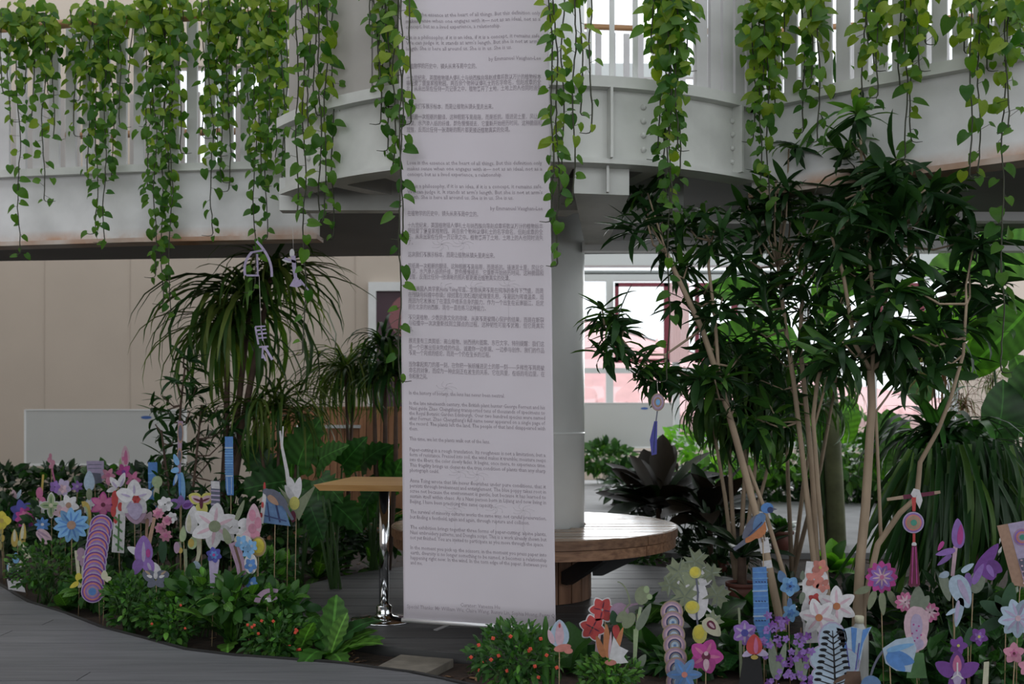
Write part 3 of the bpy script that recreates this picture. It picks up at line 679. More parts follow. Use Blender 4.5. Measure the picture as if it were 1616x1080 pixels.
ML_br = leafmat('bright_leaf', (.08, .24, .025), (.15, .36, .04), .4, .4)
ML_r = leafmat('reddish_blade', (.16, .055, .04), (.28, .20, .09), .5, .3, tint=(1.2, 1, .8))
M_cane = mat('pale_cane_bark', (.33, .25, .175), .8, var=.2, scale=12, bump=.3, stretch=(1, 1, .35))
M_vst = mat('vine_stem', (.028, .032, .014), .6)
M_stem = mat('green_stem', (.05, .11, .03), .6)
M_bark = mat('brown_bark', (.09, .055, .04), .85, var=.25, scale=14, bump=.4)
M_rib = mat('pale_midrib', (.22, .33, .09), .5)

def template(prof, bend=0.0, fold=.15, seg=None, wave=0.0, twist=0.0):
    # leaf along +Y, width on X, faces +Z; prof = [(t, half width, back shift)]
    v = []; f = []
    n = len(prof)
    for i, p in enumerate(prof):
        t, hw_ = p[0], p[1]; sh = p[2] if len(p) > 2 else 0
        if bend: a = bend*t; yy = math.sin(a)/bend; zz = -(1-math.cos(a))/bend
        else: yy = t; zz = 0; a = 0
        wz = wave*math.sin(i*2.3)
        cs, sn = math.cos(a), math.sin(a)
        mid = Vector((0, yy, zz))
        for sgn in (-1, 0, 1):
            up = fold*hw_*abs(sgn) + (wz*hw_*sgn if sgn else 0)
            v.append((sgn*hw_, yy - (sh*abs(sgn))*cs + up*sn, zz + up*cs + (sh*abs(sgn))*sn))
    for i in range(n-1):
        b_ = i*3; f += [(b_, b_+1, b_+4, b_+3), (b_+1, b_+2, b_+5, b_+4)]
    return np.array(v, 'f'), f
HEART = [(0, .0), (.03, .26, .12), (.12, .40, .10), (.28, .46, .03), (.5, .40, 0), (.72, .25, 0), (.88, .11, 0), (1, 0.0)]
LANCE = [(0, .02), (.12, .05), (.35, .085), (.6, .08), (.82, .05), (1, 0.0)]
OVATE = [(0, .02), (.1, .12), (.3, .24), (.55, .25), (.8, .14), (1, 0.0)]
BROAD = [(0, .03), (.08, .2), (.25, .33), (.5, .36), (.72, .28), (.9, .13), (1, 0.0)]
STRAP = [(0, .014), (.15, .02), (.3, .022), (.45, .021), (.6, .018), (.75, .014), (.9, .008), (1, 0.0)]
PADD = [(0, .02), (.2, .05), (.4, .11), (.6, .14), (.8, .11), (.93, .05), (1, 0.0)]
BAN = [(0, .02), (.06, .10), (.16, .15), (.3, .17), (.45, .175), (.6, .165), (.75, .14), (.88, .09), (1, 0.0)]
FERN = [(0, .03), (.08, .07), (.16, .055), (.24, .10), (.32, .08), (.4, .13), (.48, .10), (.56, .14), (.64, .11), (.72, .13), (.8, .085), (.88, .08), (.95, .035), (1, 0.0)]
LOBE = [(0, .03), (.06, .26, .14), (.13, .34, .08), (.18, .24, 0), (.26, .40, .04), (.32, .27, 0), (.42, .38, 0), (.48, .25, 0), (.58, .31, 0), (.64, .2, 0), (.74, .22, 0), (.8, .13, 0), (.9, .09, 0), (1, 0.0)]
TPL = {}
def addt(k, *vs): TPL[k] = vs
addt('heart', template(HEART, .5, .18), template(HEART, .9, .1), template(HEART, .2, .3), template(HEART, 1.3, .25))
addt('lance', template(LANCE, .7, .3), template(LANCE, 1.2, .2), template(LANCE, .2, .35), template(LANCE, 1.7, .3))
addt('ovate', template(OVATE, .6, .25), template(OVATE, 1.1, .15), template(OVATE, .2, .35))
addt('broad', template(BROAD, .6, .2, wave=.06), template(BROAD, 1.0, .12, wave=.1), template(BROAD, .3, .3, wave=.08))
addt('strap', template(STRAP, 1.5, .4), template(STRAP, 2.3, .4), template(STRAP, 2.9, .3), template(STRAP, .6, .5))
addt('paddle', template(PADD, .5, .35), template(PADD, 1.0, .3), template(PADD, .1, .4))
addt('banana', template(BAN, .9, .25, wave=.05), template(BAN, .5, .35, wave=.08))
addt('fern', template(FERN, .9, .2, wave=.12), template(FERN, 1.4, .15, wave=.16), template(FERN, .4, .3, wave=.1))
addt('lobe', template(LOBE, .7, .15, wave=.05), template(LOBE, .3, .2, wave=.08), template(LOBE, 1.1, .12, wave=.06))
LM = {}
def leaf_data(kind, vi, m):
    k = (kind, vi, m.name)
    if k not in LM:
        v, f = TPL[kind][vi]; me = bpy.data.meshes.new('leaf'); me.from_pydata(v.tolist(), [], f)
        me.polygons.foreach_set('use_smooth', [True]*len(f)); me.materials.append(m); me.update(); LM[k] = me
    return LM[k]
def frame(pos, dr, up, length, wid=1.0):
    y = Vector(dr).normalized(); z = Vector(up); z = z - y*z.dot(y)
    if z.length < 1e-4: z = y.orthogonal()
    z.normalize(); x = y.cross(z)
    return Matrix(((x.x*length*wid, y.x*length, z.x*length, pos[0]), (x.y*length*wid, y.y*length, z.y*length, pos[1]), (x.z*length*wid, y.z*length, z.z*length, pos[2]), (0, 0, 0, 1)))
class Leaves:
    def __init__(s): s.l = []
    def add(s, kind, m, pos, dr, up, length, wid=1.0, vi=None):
        vi = RND.randrange(len(TPL[kind])) if vi is None else vi
        s.l.append((kind, vi, m, frame(pos, dr, up, length, wid)))
    def emit(s, parent, limit=290, minpx=0, name='leaf', stuffname='foliage'):
        def size(e):
            M = e[3]; d = max(.5, M.translation.y); return M.col[1].to_3d().length*F/d
        ls = sorted(s.l, key=size, reverse=True); n = 0; rest = {}
        for e in ls:
            if n < limit and size(e) >= minpx:
                link_mesh(name, leaf_data(e[0], e[1], e[2]), parent, e[3]); n += 1
            else: rest.setdefault(0, []).append(e)
        if rest:
            org = np.array(ORI[parent.name]); V = []; Fc = []; MI = []; mats = []; k = 0
            for e in rest[0]:
                v, f = TPL[e[0]][e[1]]; A = np.array(e[3]); V.append(v @ A[:3, :3].T + A[:3, 3] - org)
                if e[2] not in mats: mats.append(e[2])
                mi = mats.index(e[2])
                for q in f: Fc.append((q[0]+k, q[1]+k, q[2]+k, q[3]+k)); MI.append(mi)
                k += len(v)
            me = bpy.data.meshes.new(stuffname); me.from_pydata(np.concatenate(V).tolist(), [], Fc)
            for m in mats: me.materials.append(m)
            me.polygons.foreach_set('material_index', MI); me.polygons.foreach_set('use_smooth', [True]*len(Fc)); me.update()
            o = link_mesh(stuffname, me, parent); o['kind'] = 'stuff'
def rv(s=1.0): return Vector((RND.gauss(0, s), RND.gauss(0, s), RND.gauss(0, s)))
UP = Vector((0, 0, 1)); CAMD = Vector((0, -1, 0))

# ---------------------------------------------------------------- hanging vines
def vine(label, d, strands, clump=None, lsz=.062, ytop=-60, group='trailing vines hanging from the gallery railings', mtop=None):
    # strands: (px, y_end, step px, spread px)
    t = thing('hanging_vine', label, 'vine', P(strands[0][0], max(ytop, -60), d), group)
    L_ = Leaves()
    def leafat(p, sgn, ypx, px, sc=1.0):
        light = max(0, min(1, (330-ypx)/430)) if mtop is None else mtop  # paler near the top: young growth plus overhead light put into the colour
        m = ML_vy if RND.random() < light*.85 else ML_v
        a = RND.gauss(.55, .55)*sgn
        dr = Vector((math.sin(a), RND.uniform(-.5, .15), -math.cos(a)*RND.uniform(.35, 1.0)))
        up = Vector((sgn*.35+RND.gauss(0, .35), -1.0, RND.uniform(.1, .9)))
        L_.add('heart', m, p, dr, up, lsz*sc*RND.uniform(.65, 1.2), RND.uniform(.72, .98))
    for (px, ye, st, sp) in strands:
        dd = d + RND.uniform(-.08, .08); path = []; y = ytop; x = px; ph = RND.uniform(0, 6)
        xt = px + RND.uniform(-sp, sp)*.8
        while y < ye:
            q = (y-ytop)/max(1, (ye-ytop))
            path.append(P(xt+(px-xt)*min(1, q*2)+2.2*math.sin(y*.035+ph)+RND.uniform(-1, 1), y, dd+.02*math.sin(y*.02+ph))); y += 14
        sg = RND.choice((-1, 1)); c0 = path[-1]
        for k in range(1, 4): path.append(c0+Vector((sg*W(5, d)*k*k*.4, 0, -W(6, d)*k*.8+W(3, d)*k*k*.4)))
        MB().tube(path, [.0032]*(len(path)-3)+[.0024, .002, .0014], 4).build('stem', M_vst, t)
        s = 0; sgn = 1; y = ytop
        while y < ye+6:
            i = min(len(path)-1, max(0, (y-ytop)/14)); p = path[int(i)].copy()
            if int(i) < len(path)-1: p = p.lerp(path[int(i)+1], i-int(i))
            thin = 1.0 if y < ye-60 else .8
            off = Vector((sgn*W(RND.uniform(1, max(2, sp)), d)*(.95 if y < ye-70 else .6), RND.uniform(-.07, .05), W(RND.uniform(-5, 5), d)))
            leafat(p+off, sgn, y, px, thin)
            if st > 9: MB_pet.tube([p, p+off], .0012, 3)
            sgn = -sgn if RND.random() < .85 else sgn
            y += st*RND.uniform(.7, 1.35)*(1.0 if y < ye-110 else 1.45)
    if clump:
        for (cx, cy, rx, ry, n) in clump:
            for k in range(n):
                a = RND.uniform(0, 6.28); r = math.sqrt(RND.random())
                p = P(cx+rx*r*math.cos(a), cy+ry*r*math.sin(a), d+RND.uniform(-.14, .12))
                leafat(p, RND.choice((-1, 1)), cy-80, cx, 1.15)
    return t, L_
def vines(label, d, strands, **k):
    global MB_pet
    MB_pet = MB(); t, L_ = vine(label, d, strands, **k)
    if MB_pet.v: MB_pet.build('leaf_stalks', M_vst, t)['kind'] = 'stuff'
    L_.emit(t, 290)
R_ = RND.uniform
vines('trailing vine at the far left edge over the gallery railing', 5.95, [(3, 150, 8, 8), (14, 190, 8, 9), (30, 412, 10, 10), (52, 200, 7, 10), (68, 322, 10, 10), (84, 230, 9, 10), (75, 150, 7, 10), (40, 150, 7, 10)], clump=[(45, 30, 50, 32, 75), (50, 75, 48, 30, 35)], ytop=20)
vines('second trailing vine from the left over the gallery railing', 5.95, [(118, 215, 8, 10), (140, 285, 6, 11), (152, 378, 9, 11), (165, 385, 8, 10), (178, 290, 7, 10), (190, 200, 7, 10), (205, 130, 8, 9), (128, 160, 8, 9)], clump=[(160, 28, 52, 30, 75), (150, 80, 45, 40, 35)], ytop=15)
vines('third trailing vine from the left, reaching lowest over the beige wall', 5.9, [(232, 300, 7, 9), (245, 440, 6, 10), (256, 485, 9, 11), (268, 500, 10, 10), (270, 330, 7, 9), (284, 245, 7, 9), (240, 200, 6, 9), (262, 260, 6, 10)], clump=[(255, 15, 42, 30, 60), (262, 60, 32, 35, 25)], ytop=0)
vines('fourth trailing vine from the left, full on the upper rails', 5.9, [(322, 215, 7, 10), (334, 375, 10, 9), (342, 250, 6, 11), (350, 290, 8, 9), (360, 190, 6, 9), (375, 160, 7, 9), (362, 300, 12, 8)], clump=[(350, 10, 42, 30, 50), (350, 55, 34, 30, 25)], ytop=-10)
vines('fifth trailing vine, densest, just left of the wide beige boards', 5.75, [(392, 250, 5, 9), (402, 460, 10, 9), (410, 300, 5, 10), (420, 380, 9, 10), (424, 240, 5, 10), (436, 250, 6, 10), (447, 295, 7, 9), (452, 330, 9, 9), (430, 170, 5, 10)], clump=[(420, 40, 40, 70, 50)])
vines('thin trailing vine in front of the wide beige boards', 4.75, [(469, 345, 22, 10), (487, 215, 22, 12), (505, 340, 13, 12), (513, 350, 13, 10), (525, 385, 16, 12), (480, 560, 26, 12), (497, 180, 14, 14)])
vines('leafy vine hanging beside the left edge of the banner', 4.6, [(596, 150, 14, 14), (606, 175, 10, 12), (614, 240, 11, 11), (622, 270, 15, 12), (600, 205, 16, 12), (585, 50, 16, 12)])
vines('single long vine trailing down the left edge of the banner', 4.33, [(631, 610, 26, 10), (634, 380, 34, 14), (648, 200, 34, 12)], lsz=.06)
vines('trailing vine beside the right edge of the banner before the column', 4.2, [(872, 350, 15, 9), (880, 420, 15, 9), (888, 280, 15, 9), (905, 330, 18, 11), (918, 180, 20, 12), (932, 215, 24, 12)], lsz=.055)
vines('dense trailing vine over the bolted girder right of the banner', 4.35, [(1040, 250, 8, 14), (1050, 330, 7, 14), (1058, 345, 9, 12), (1068, 240, 8, 14), (1072, 280, 8, 12), (1085, 110, 9, 14), (1030, 90, 9, 14), (1056, 160, 8, 16), (1055, 600, 28, 9)], clump=[(1055, 30, 42, 60, 45)], lsz=.058)
vines('dense trailing vine where the round landing meets the right gallery', 4.6, [(1190, 230, 8, 12), (1200, 300, 8, 12), (1212, 330, 9, 12), (1222, 180, 8, 12), (1236, 120, 8, 12), (1205, 140, 7, 14)], clump=[(1212, 30, 40, 60, 45)], lsz=.062)
vines('narrow trailing vine second from the corner of the right gallery', 4.55, [(1268, 210, 11, 10), (1280, 140, 10, 12), (1292, 230, 14, 10), (1300, 120, 12, 12)], clump=[(1282, 20, 28, 40, 14)], lsz=.062)
vines('trailing vine behind the tallest tree tip on the right gallery', 4.3, [(1362, 175, 11, 12), (1378, 120, 10, 14), (1385, 160, 12, 12), (1370, 90, 10, 14)], clump=[(1375, 20, 30, 40, 16)], lsz=.062)
vines('trailing vine with loose lower tendrils on the right gallery', 4.25, [(1420, 140, 10, 14), (1438, 230, 16, 14), (1450, 120, 10, 14), (1430, 260, 20, 10), (1462, 70, 10, 12)], clump=[(1440, 15, 38, 40, 22)], lsz=.062)
vines('trailing vine with two long strands near the right edge', 4.1, [(1532, 280, 19, 13), (1545, 290, 17, 12), (1520, 90, 12, 14), (1560, 110, 11, 14)], clump=[(1535, 30, 40, 50, 30)], lsz=.06)
vines('rightmost trailing vine with one strand reaching below the gallery', 4.05, [(1582, 590, 21, 11), (1590, 210, 17, 14), (1600, 90, 11, 14), (1612, 80, 12, 12)], clump=[(1600, 30, 30, 60, 28)], lsz=.06)

# ---------------------------------------------------------------- cane trees
def interp(pts, d0, d1, n=3):
    out = []
    for i in range(len(pts)-1):
        for k in range(n):
            q = (i+k/n)/(len(pts)-1); a, b_ = pts[i], pts[i+1]; out.append(P(a[0]+(b_[0]-a[0])*k/n, a[1]+(b_[1]-a[1])*k/n, d0+(d1-d0)*q))
    out.append(P(*pts[-1], d1)); return out
def cane_tree(label, base, d, canes, rosettes, rl=.165, wid=1.1, up=.2, kind='lance', m1=ML_d, m2=ML_dl, n=(16, 23), name='cane_tree', branches=True, bark=None):
    c = P(base[0], base[1], d); z = 0 if False else -.05
    t = thing(name, label, 'tree', (c.x, c.y, -.05))
    for i, (pts, w0, w1, dd) in enumerate(canes):
        path = interp(pts, d, dd); k = len(path)
        if i == 0 or pts[0][1] > base[1]-60:
            g = path[0].copy(); path = [Vector((g.x, g.y, -.06))] + path; k += 1
        MB().tube(path, [W(w0+(w1-w0)*j/(k-1), d)/2 for j in range(k)], 8).build('trunk' if w0 >= 9 else 'branch', bark or M_cane, t)
    L_ = Leaves(); tips = []
    for cn in canes:
        for q in interp(cn[0], d, cn[3])[2:]: tips.append(q)
    br = MB()
    for (px, py) in rosettes:
        c = P(px, py, d+RND.uniform(-.3, .35)); ax = (UP*RND.uniform(.3, 1)+rv(.45)).normalized()
        near = min(tips, key=lambda q: (q-c).length + (0.15 if q.z > c.z else 0))
        if branches and (near-c).length < .8:
            midp = near.lerp(c, .5)+Vector((RND.uniform(-.03, .03), 0, -.04)); br.tube([near, midp, c], [.006, .005, .004], 5)
        nn = RND.randint(*n); light = RND.random() < .3
        for k in range(nn):
            az = RND.uniform(0, 6.28); el = RND.uniform(-.75, .9)
            dr = (Vector((math.cos(az)*math.cos(el), math.sin(az)*math.cos(el), math.sin(el)))+ax*up).normalized()
            st = c - ax*RND.uniform(0, .10)
            m = m2 if (light and el > .0 and RND.random() < .75) or RND.random() < .06 else m1
            L_.add(kind, m, st, dr, UP+rv(.4), rl*RND.uniform(.7, 1.2), wid*RND.uniform(.85, 1.15))
    if br.v: br.build('twigs', bark or M_cane, t)['kind'] = 'stuff'
    L_.emit(t, 290, 12)
    return t
cane_tree('leaning cane tree on the left of the group, pale trunk behind the paper bird', (1228, 960), 4.75,
 [([(1232, 985), (1210, 880), (1190, 800), (1162, 695), (1135, 600), (1108, 520), (1075, 450), (1052, 400)], 14, 7, 4.7),
  ([(1238, 910), (1205, 800), (1180, 735)], 8, 6, 4.8), ([(1135, 600), (1128, 500), (1118, 420), (1120, 380)], 6, 4, 4.7), ([(1108, 520), (1050, 560), (1000, 560), (970, 520)], 4, 3, 4.6)],
 [(1022, 305), (1045, 330), (1075, 345), (1020, 345), (1010, 300), (1118, 335), (1130, 355), (1128, 395), (1060, 395), (1085, 420), (1112, 455), (1140, 470), (1112, 500), (1085, 470), (965, 500), (985, 520), (975, 545), (1000, 562), (1022, 580), (1045, 590), (1070, 585), (1035, 605), (1110, 540), (1135, 545), (1150, 590), (1128, 600), (1095, 600), (1160, 640), (950, 488), (1170, 560)], rl=.17)
cane_tree('middle cane tree of several slim pale trunks beside the white paper lilies', (1290, 950), 4.9,
 [([(1290, 985), (1284, 880), (1274, 790), (1264, 700), (1252, 600), (1240, 520), (1228, 420)], 11, 6, 4.9), ([(1296, 985), (1287, 860), (1283, 760), (1272, 640), (1262, 540), (1268, 440)], 12, 6, 5.0), ([(1312, 985), (1298, 860), (1290, 760), (1283, 660), (1290, 600), (1310, 540), (1330, 470)], 9, 5, 4.8), ([(1283, 680), (1300, 620), (1315, 560)], 5, 3, 4.8)],
 [(1225, 285), (1245, 235), (1262, 225), (1258, 260), (1235, 300), (1215, 310), (1200, 320), (1180, 325), (1250, 320), (1275, 290), (1285, 310), (1300, 330), (1215, 350), (1240, 380), (1195, 380), (1270, 370), (1260, 420), (1230, 430), (1205, 430), (1290, 410), (1240, 480), (1275, 480), (1300, 450), (1215, 500), (1190, 520), (1260, 540), (1310, 520), (1290, 560), (1220, 560), (1200, 600), (1245, 610), (1320, 580), (1180, 470), (1165, 400), (1215, 640), (1190, 660)], rl=.175)
cane_tree('right cane tree, tallest, one stout pale trunk forking halfway up', (1360, 960), 4.5,
 [([(1352, 990), (1358, 880), (1366, 800), (1372, 700), (1376, 640), (1374, 585)], 17, 12, 4.5), ([(1374, 585), (1350, 545), (1342, 500), (1330, 430), (1312, 370)], 8, 5, 4.4), ([(1374, 585), (1392, 570), (1394, 520), (1400, 440), (1410, 360)], 8, 5, 4.6), ([(1376, 600), (1380, 500), (1372, 400), (1362, 300), (1357, 200)], 7, 4, 4.4),
  ([(1362, 960), (1385, 860), (1420, 810), (1447, 785), (1452, 730), (1480, 680), (1500, 630), (1520, 560), (1525, 480)], 11, 4, 4.2), ([(1390, 850), (1386, 740), (1382, 650)], 6, 5, 4.6)],
 [(1352, 150), (1362, 135), (1350, 180), (1365, 200), (1345, 225), (1368, 240), (1350, 270), (1372, 290), (1395, 265), (1405, 285), (1415, 250), (1435, 290), (1460, 300), (1485, 290), (1500, 300), (1385, 330), (1350, 320), (1330, 300), (1320, 340), (1420, 335), (1450, 345), (1475, 335), (1380, 370), (1345, 375), (1410, 385), (1440, 400), (1370, 420), (1400, 440), (1430, 450), (1460, 470), (1340, 430), (1315, 410), (1385, 490), (1420, 500), (1350, 490), (1330, 540), (1410, 540), (1440, 530), (1430, 580), (1400, 560), (1360, 550), (1535, 395), (1548, 375), (1530, 430), (1550, 450), (1510, 465), (1480, 510), (1500, 540), (1520, 500), (1470, 560)], rl=.2, n=(17, 24))

# ---------------------------------------------------------------- generators for the rest
def rosette(name, label, cat, px, py, n, L, kind, m, elev=(.2, 1.2), wid=1.0, group=None, z=-.05, stalk=0.0, m2=None, azc=None, limit=290, d=None, hub=.0):
    g = G(px, py, z) if d is None else Vector(((px-CX)/F*d, d, z))
    t = thing(name, label, cat, g, group); L_ = Leaves(); st = MB()
    for k in range(n):
        az = 2*math.pi*k/n*2.4+R_(-.3, .3); el = R_(*elev)
        dr = Vector((math.cos(az)*math.cos(el), math.sin(az)*math.cos(el), math.sin(el)))
        s0 = g+Vector((0, 0, hub))
        if stalk:
            ln = stalk*R_(.6, 1.15); p1 = s0+Vector((dr.x*.25, dr.y*.25, 1))*ln*.6; p2 = p1+dr*ln*.5
            st.tube([s0, p1, p2], [.006, .005, .004], 5); s0 = p2; dr = (dr*Vector((1, 1, .25))+Vector((0, -.25, -.25))).normalized()
        L_.add(kind, (m2 if m2 and RND.random() < .3 else m), s0, dr, UP+CAMD*(.5 if stalk else .15)+rv(.15), L*R_(.65, 1.15), wid*R_(.85, 1.15))
    if hub: st.tube([g, g+Vector((0, 0, hub*.6)), g+Vector((0, 0, hub))], [.03, .026, .024], 8)
    if st.v: st.build('stem', M_bark if hub else M_stem, t)
    L_.emit(t, limit)
    return t
def bush(name, label, cat, px, py, rx, ry, d, n, ls, m, kind='ovate', m2=None, flowers=None, group=None, minpx=11, limit=150, ground=-.05, wid=1.0):
    # leafy mound: leaves through an ellipsoid centred at pixel (px, py), stems down to the soil
    c = P(px, py, d); a, b_ = W(rx, d), W(ry, d)
    t = thing(name, label, cat, (c.x, c.y, ground), group); L_ = Leaves(); st = MB(); dp = min(a, .4)
    for k in range(max(6, n//30)):
        q = c+Vector((R_(-.7, .7)*a, R_(-.7, .7)*dp, R_(0, .8)*b_)); g = Vector((c.x+R_(-.25, .25)*a, c.y+R_(-.2, .2)*dp, ground)); st.tube([g, g.lerp(q, .5)+Vector((0, 0, .02)), q], [.005, .004, .002], 4)
    for k in range(n):
        u_ = rv(1).normalized(); r = RND.random()**.4
        p = c+Vector((u_.x*a*r, u_.y*dp*r, u_.z*b_*r))
        if p.z < ground+.02: p.z = ground+.02+R_(0, .05)
        dr = (u_+UP*.35+rv(.45)).normalized()
        L_.add(kind, m2 if m2 and RND.random() < .3 else m, p, dr, UP+CAMD*.4+rv(.4), ls*R_(.65, 1.25), wid)
    st.build('stems', M_stem, t)['kind'] = 'stuff'
    L_.emit(t, limit, minpx)
    if flowers:
        fm, nf, fs = flowers
        for k in range(nf):
            an = R_(0, 6.28); r = math.sqrt(R_(.1, 1)); fl = MB()
            p = c+Vector((math.cos(an)*a*r, -dp*R_(.4, 1), math.sin(an)*b_*r*.9+.02))
            for j in range(4):
                a2 = j*1.57+an; q = p+Vector((math.cos(a2)*fs*.5, 0, math.sin(a2)*fs*.5)); fl.ball(q, fs*.55, seg=6, rings=4, sq=(1, .5, 1))
            fl.build('blossom', fm, t)
    return t
def fountain(name, label, cat, base, crowns, d, n, L, m, m2=None, wid=1.0, w0=9, limit=200, elev=(-.1, 1.25), bark=None):
    # grassy crowns of arching blades on a stem
    c = P(base[0], base[1], d); t = thing(name, label, cat, (c.x, d, -.05)); L_ = Leaves()
    for (px, py, sc) in crowns:
        q = P(px, py, d+R_(-.15, .15)); g = Vector((c.x, d, -.06))
        MB().tube([g, g.lerp(q, .55)+Vector((R_(-.03, .03), 0, 0)), q], [W(w0, d)/2, W(w0*.8, d)/2, W(w0*.5, d)/2], 7).build('trunk', bark or M_bark, t)
        for k in range(int(n*sc)):
            az = R_(0, 6.28); el = R_(*elev)
            dr = Vector((math.cos(az)*math.cos(el), math.sin(az)*math.cos(el), math.sin(el)))
            L_.add('strap', m2 if m2 and RND.random() < .35 else m, q+rv(.02), dr, UP, L*sc*R_(.6, 1.15), wid*R_(.8, 1.3), vi=RND.choice((0, 1, 1, 2)))
    L_.emit(t, limit)
    return t

# left background
for i, (px, py, rx, ry, d, lab) in enumerate([(15, 770, 60, 30, 8.6, 'dark low hedge shrub at the far left below the beige wall'), (95, 765, 60, 28, 8.8, 'dark low hedge shrub under the left white panel'), (180, 768, 60, 30, 8.4, 'dark hedge shrub under the right half of the left white panel'), (250, 770, 50, 38, 8.0, 'dark shrub behind the blue paper strip in the left bed')]):
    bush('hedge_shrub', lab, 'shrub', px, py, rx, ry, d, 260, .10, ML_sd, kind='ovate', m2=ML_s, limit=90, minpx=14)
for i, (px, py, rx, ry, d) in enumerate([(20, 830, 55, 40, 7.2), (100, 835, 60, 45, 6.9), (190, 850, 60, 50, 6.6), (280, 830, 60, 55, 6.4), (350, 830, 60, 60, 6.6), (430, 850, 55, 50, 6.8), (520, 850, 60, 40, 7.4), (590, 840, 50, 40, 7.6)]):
    bush('dark_shrub', ['dark green filler shrub at the far left behind the paper flowers', 'dark green shrub behind the large blue paper daisy', 'dark green shrub behind the rainbow disc chain', 'dark green shrub behind the white calla cutout', 'dark green shrub behind the large white star flower', 'dark green shrub behind the paper bird on blue cloth', 'dark shrub under the pedestal table, left side', 'dark shrub between the pedestal table and the round bench'][i], 'shrub', px, py, rx, ry, d, 330, .085, ML_sd, m2=ML_s, limit=80, minpx=14)
fountain('ponytail_palm', 'tall palm with long drooping dark blades before the beige wall', 'palm', (345, 800), [(395, 480, 1.0), (430, 425, .62), (360, 520, .8)], 6.9, 105, .95, ML_g, ML_gy, wid=1.1, w0=14, bark=M_bark)
fountain('grass_palm', 'lower grassy palm with pale streaked blades under the tall palm', 'palm', (445, 800), [(440, 640, .9), (400, 650, .8), (475, 660, .7)], 6.8, 70, .72, ML_gy, ML_g, wid=.8, w0=7)
fountain('grass_palm', 'round yellow green grassy palm before the orange planter', 'palm', (548, 800), [(545, 585, 1.0), (560, 600, .8)], 7.6, 130, .62, ML_gy, ML_g, wid=.75, w0=8)
fountain('spiky_palm', 'dark spiky dracaena beside the white picture frame', 'palm', (612, 800), [(608, 545, .8), (625, 590, .9), (590, 600, .6)], 7.2, 90, .55, ML_g, ML_d, wid=1.5, w0=10, elev=(.0, 1.4))
cane_tree('slender oleander shrub with narrow dark leaves over the white panel', (285, 800), 6.6, [([(290, 820), (282, 720), (285, 640), (292, 580)], 6, 3, 6.6), ([(300, 820), (310, 720), (318, 640)], 5, 3, 6.7), ([(275, 820), (262, 740), (255, 680)], 5, 3, 6.5)],
 [(290, 560), (300, 580), (275, 600), (310, 610), (255, 625), (240, 640), (265, 650), (300, 650), (325, 640), (245, 670), (275, 690), (310, 690), (335, 680), (260, 720), (295, 730), (330, 730), (350, 700), (280, 760), (320, 770), (360, 750), (250, 745), (345, 640), (365, 670)], rl=.15, n=(9, 14), name='oleander_shrub', m1=ML_d, m2=ML_s, bark=M_bark)
# big leafed plants behind the flower bed, single leaves placed
def bigleaves(name, label, cat, base, d, lv, m, kind='lobe', m2=None, wid=1.0):
    g = P(base[0], base[1], d); t = thing(name, label, cat, (g.x, d, -.05)); L_ = Leaves(); st = MB()
    for (x0, y0, x1, y1, dz) in lv:
        a = P(x0, y0, d+dz); b_ = P(x1, y1, d+dz-.12); L = (b_-a).length
        L_.add(kind, m2 if (m2 and RND.random() < .35) else m, a, b_-a, CAMD+UP*.6+rv(.15), L, wid)
        g0 = Vector((g.x+R_(-.04, .04), d, -.05)); st.tube([g0, g0.lerp(a, .6)+Vector((0, .03, .05)), a], [.011, .009, .006], 6)
        rb = MB(); 
    st.build('stalks', M_stem, t)['kind'] = 'stuff'
    L_.emit(t, 290); return t
bigleaves('elephant_ear', 'elephant ear plant with large dark leaves behind the white strip cutout', 'plant', (470, 880), 6.7, [(470, 735, 492, 655, 0), (425, 745, 385, 700, .1), (450, 760, 370, 770, 0), (480, 770, 440, 825, -.1), (500, 760, 505, 825, -.2), (420, 690, 375, 735, .3), (470, 700, 440, 770, .2), (400, 800, 350, 850, .1)], ML_m, wid=1.15)
bigleaves('elephant_ear', 'elephant ear plant with cream edged leaves left of the pedestal table', 'plant', (530, 880), 6.4, [(505, 755, 540, 785, -.1), (505, 725, 545, 700, 0), (500, 740, 525, 690, .2), (490, 800, 510, 850, .0), (520, 790, 575, 830, .1), (540, 735, 575, 690, .3), (530, 800, 480, 860, .2)], ML_m, wid=1.0, m2=ML_s)
bigleaves('elephant_ear', 'elephant ear plant with blue green leaves behind the pedestal table top', 'plant', (590, 860), 7.2, [(570, 735, 600, 690, 0), (560, 745, 545, 705, .1), (595, 740, 625, 700, .1), (600, 760, 570, 800, 0), (615, 770, 630, 725, 0), (585, 790, 560, 840, .1)], ML_m, wid=1.1)
rosette('birds_nest_fern', 'bright birds nest fern left of the pedestal table base', 'fern', 500, 915, 15, .36, 'fern', ML_f, elev=(.3, 1.25), wid=1.0, m2=ML_m)
rosette('birds_nest_fern', 'small bright fern between the pedestal table and the bench', 'fern', 590, 905, 11, .22, 'fern', ML_f, elev=(.3, 1.25), m2=ML_m)
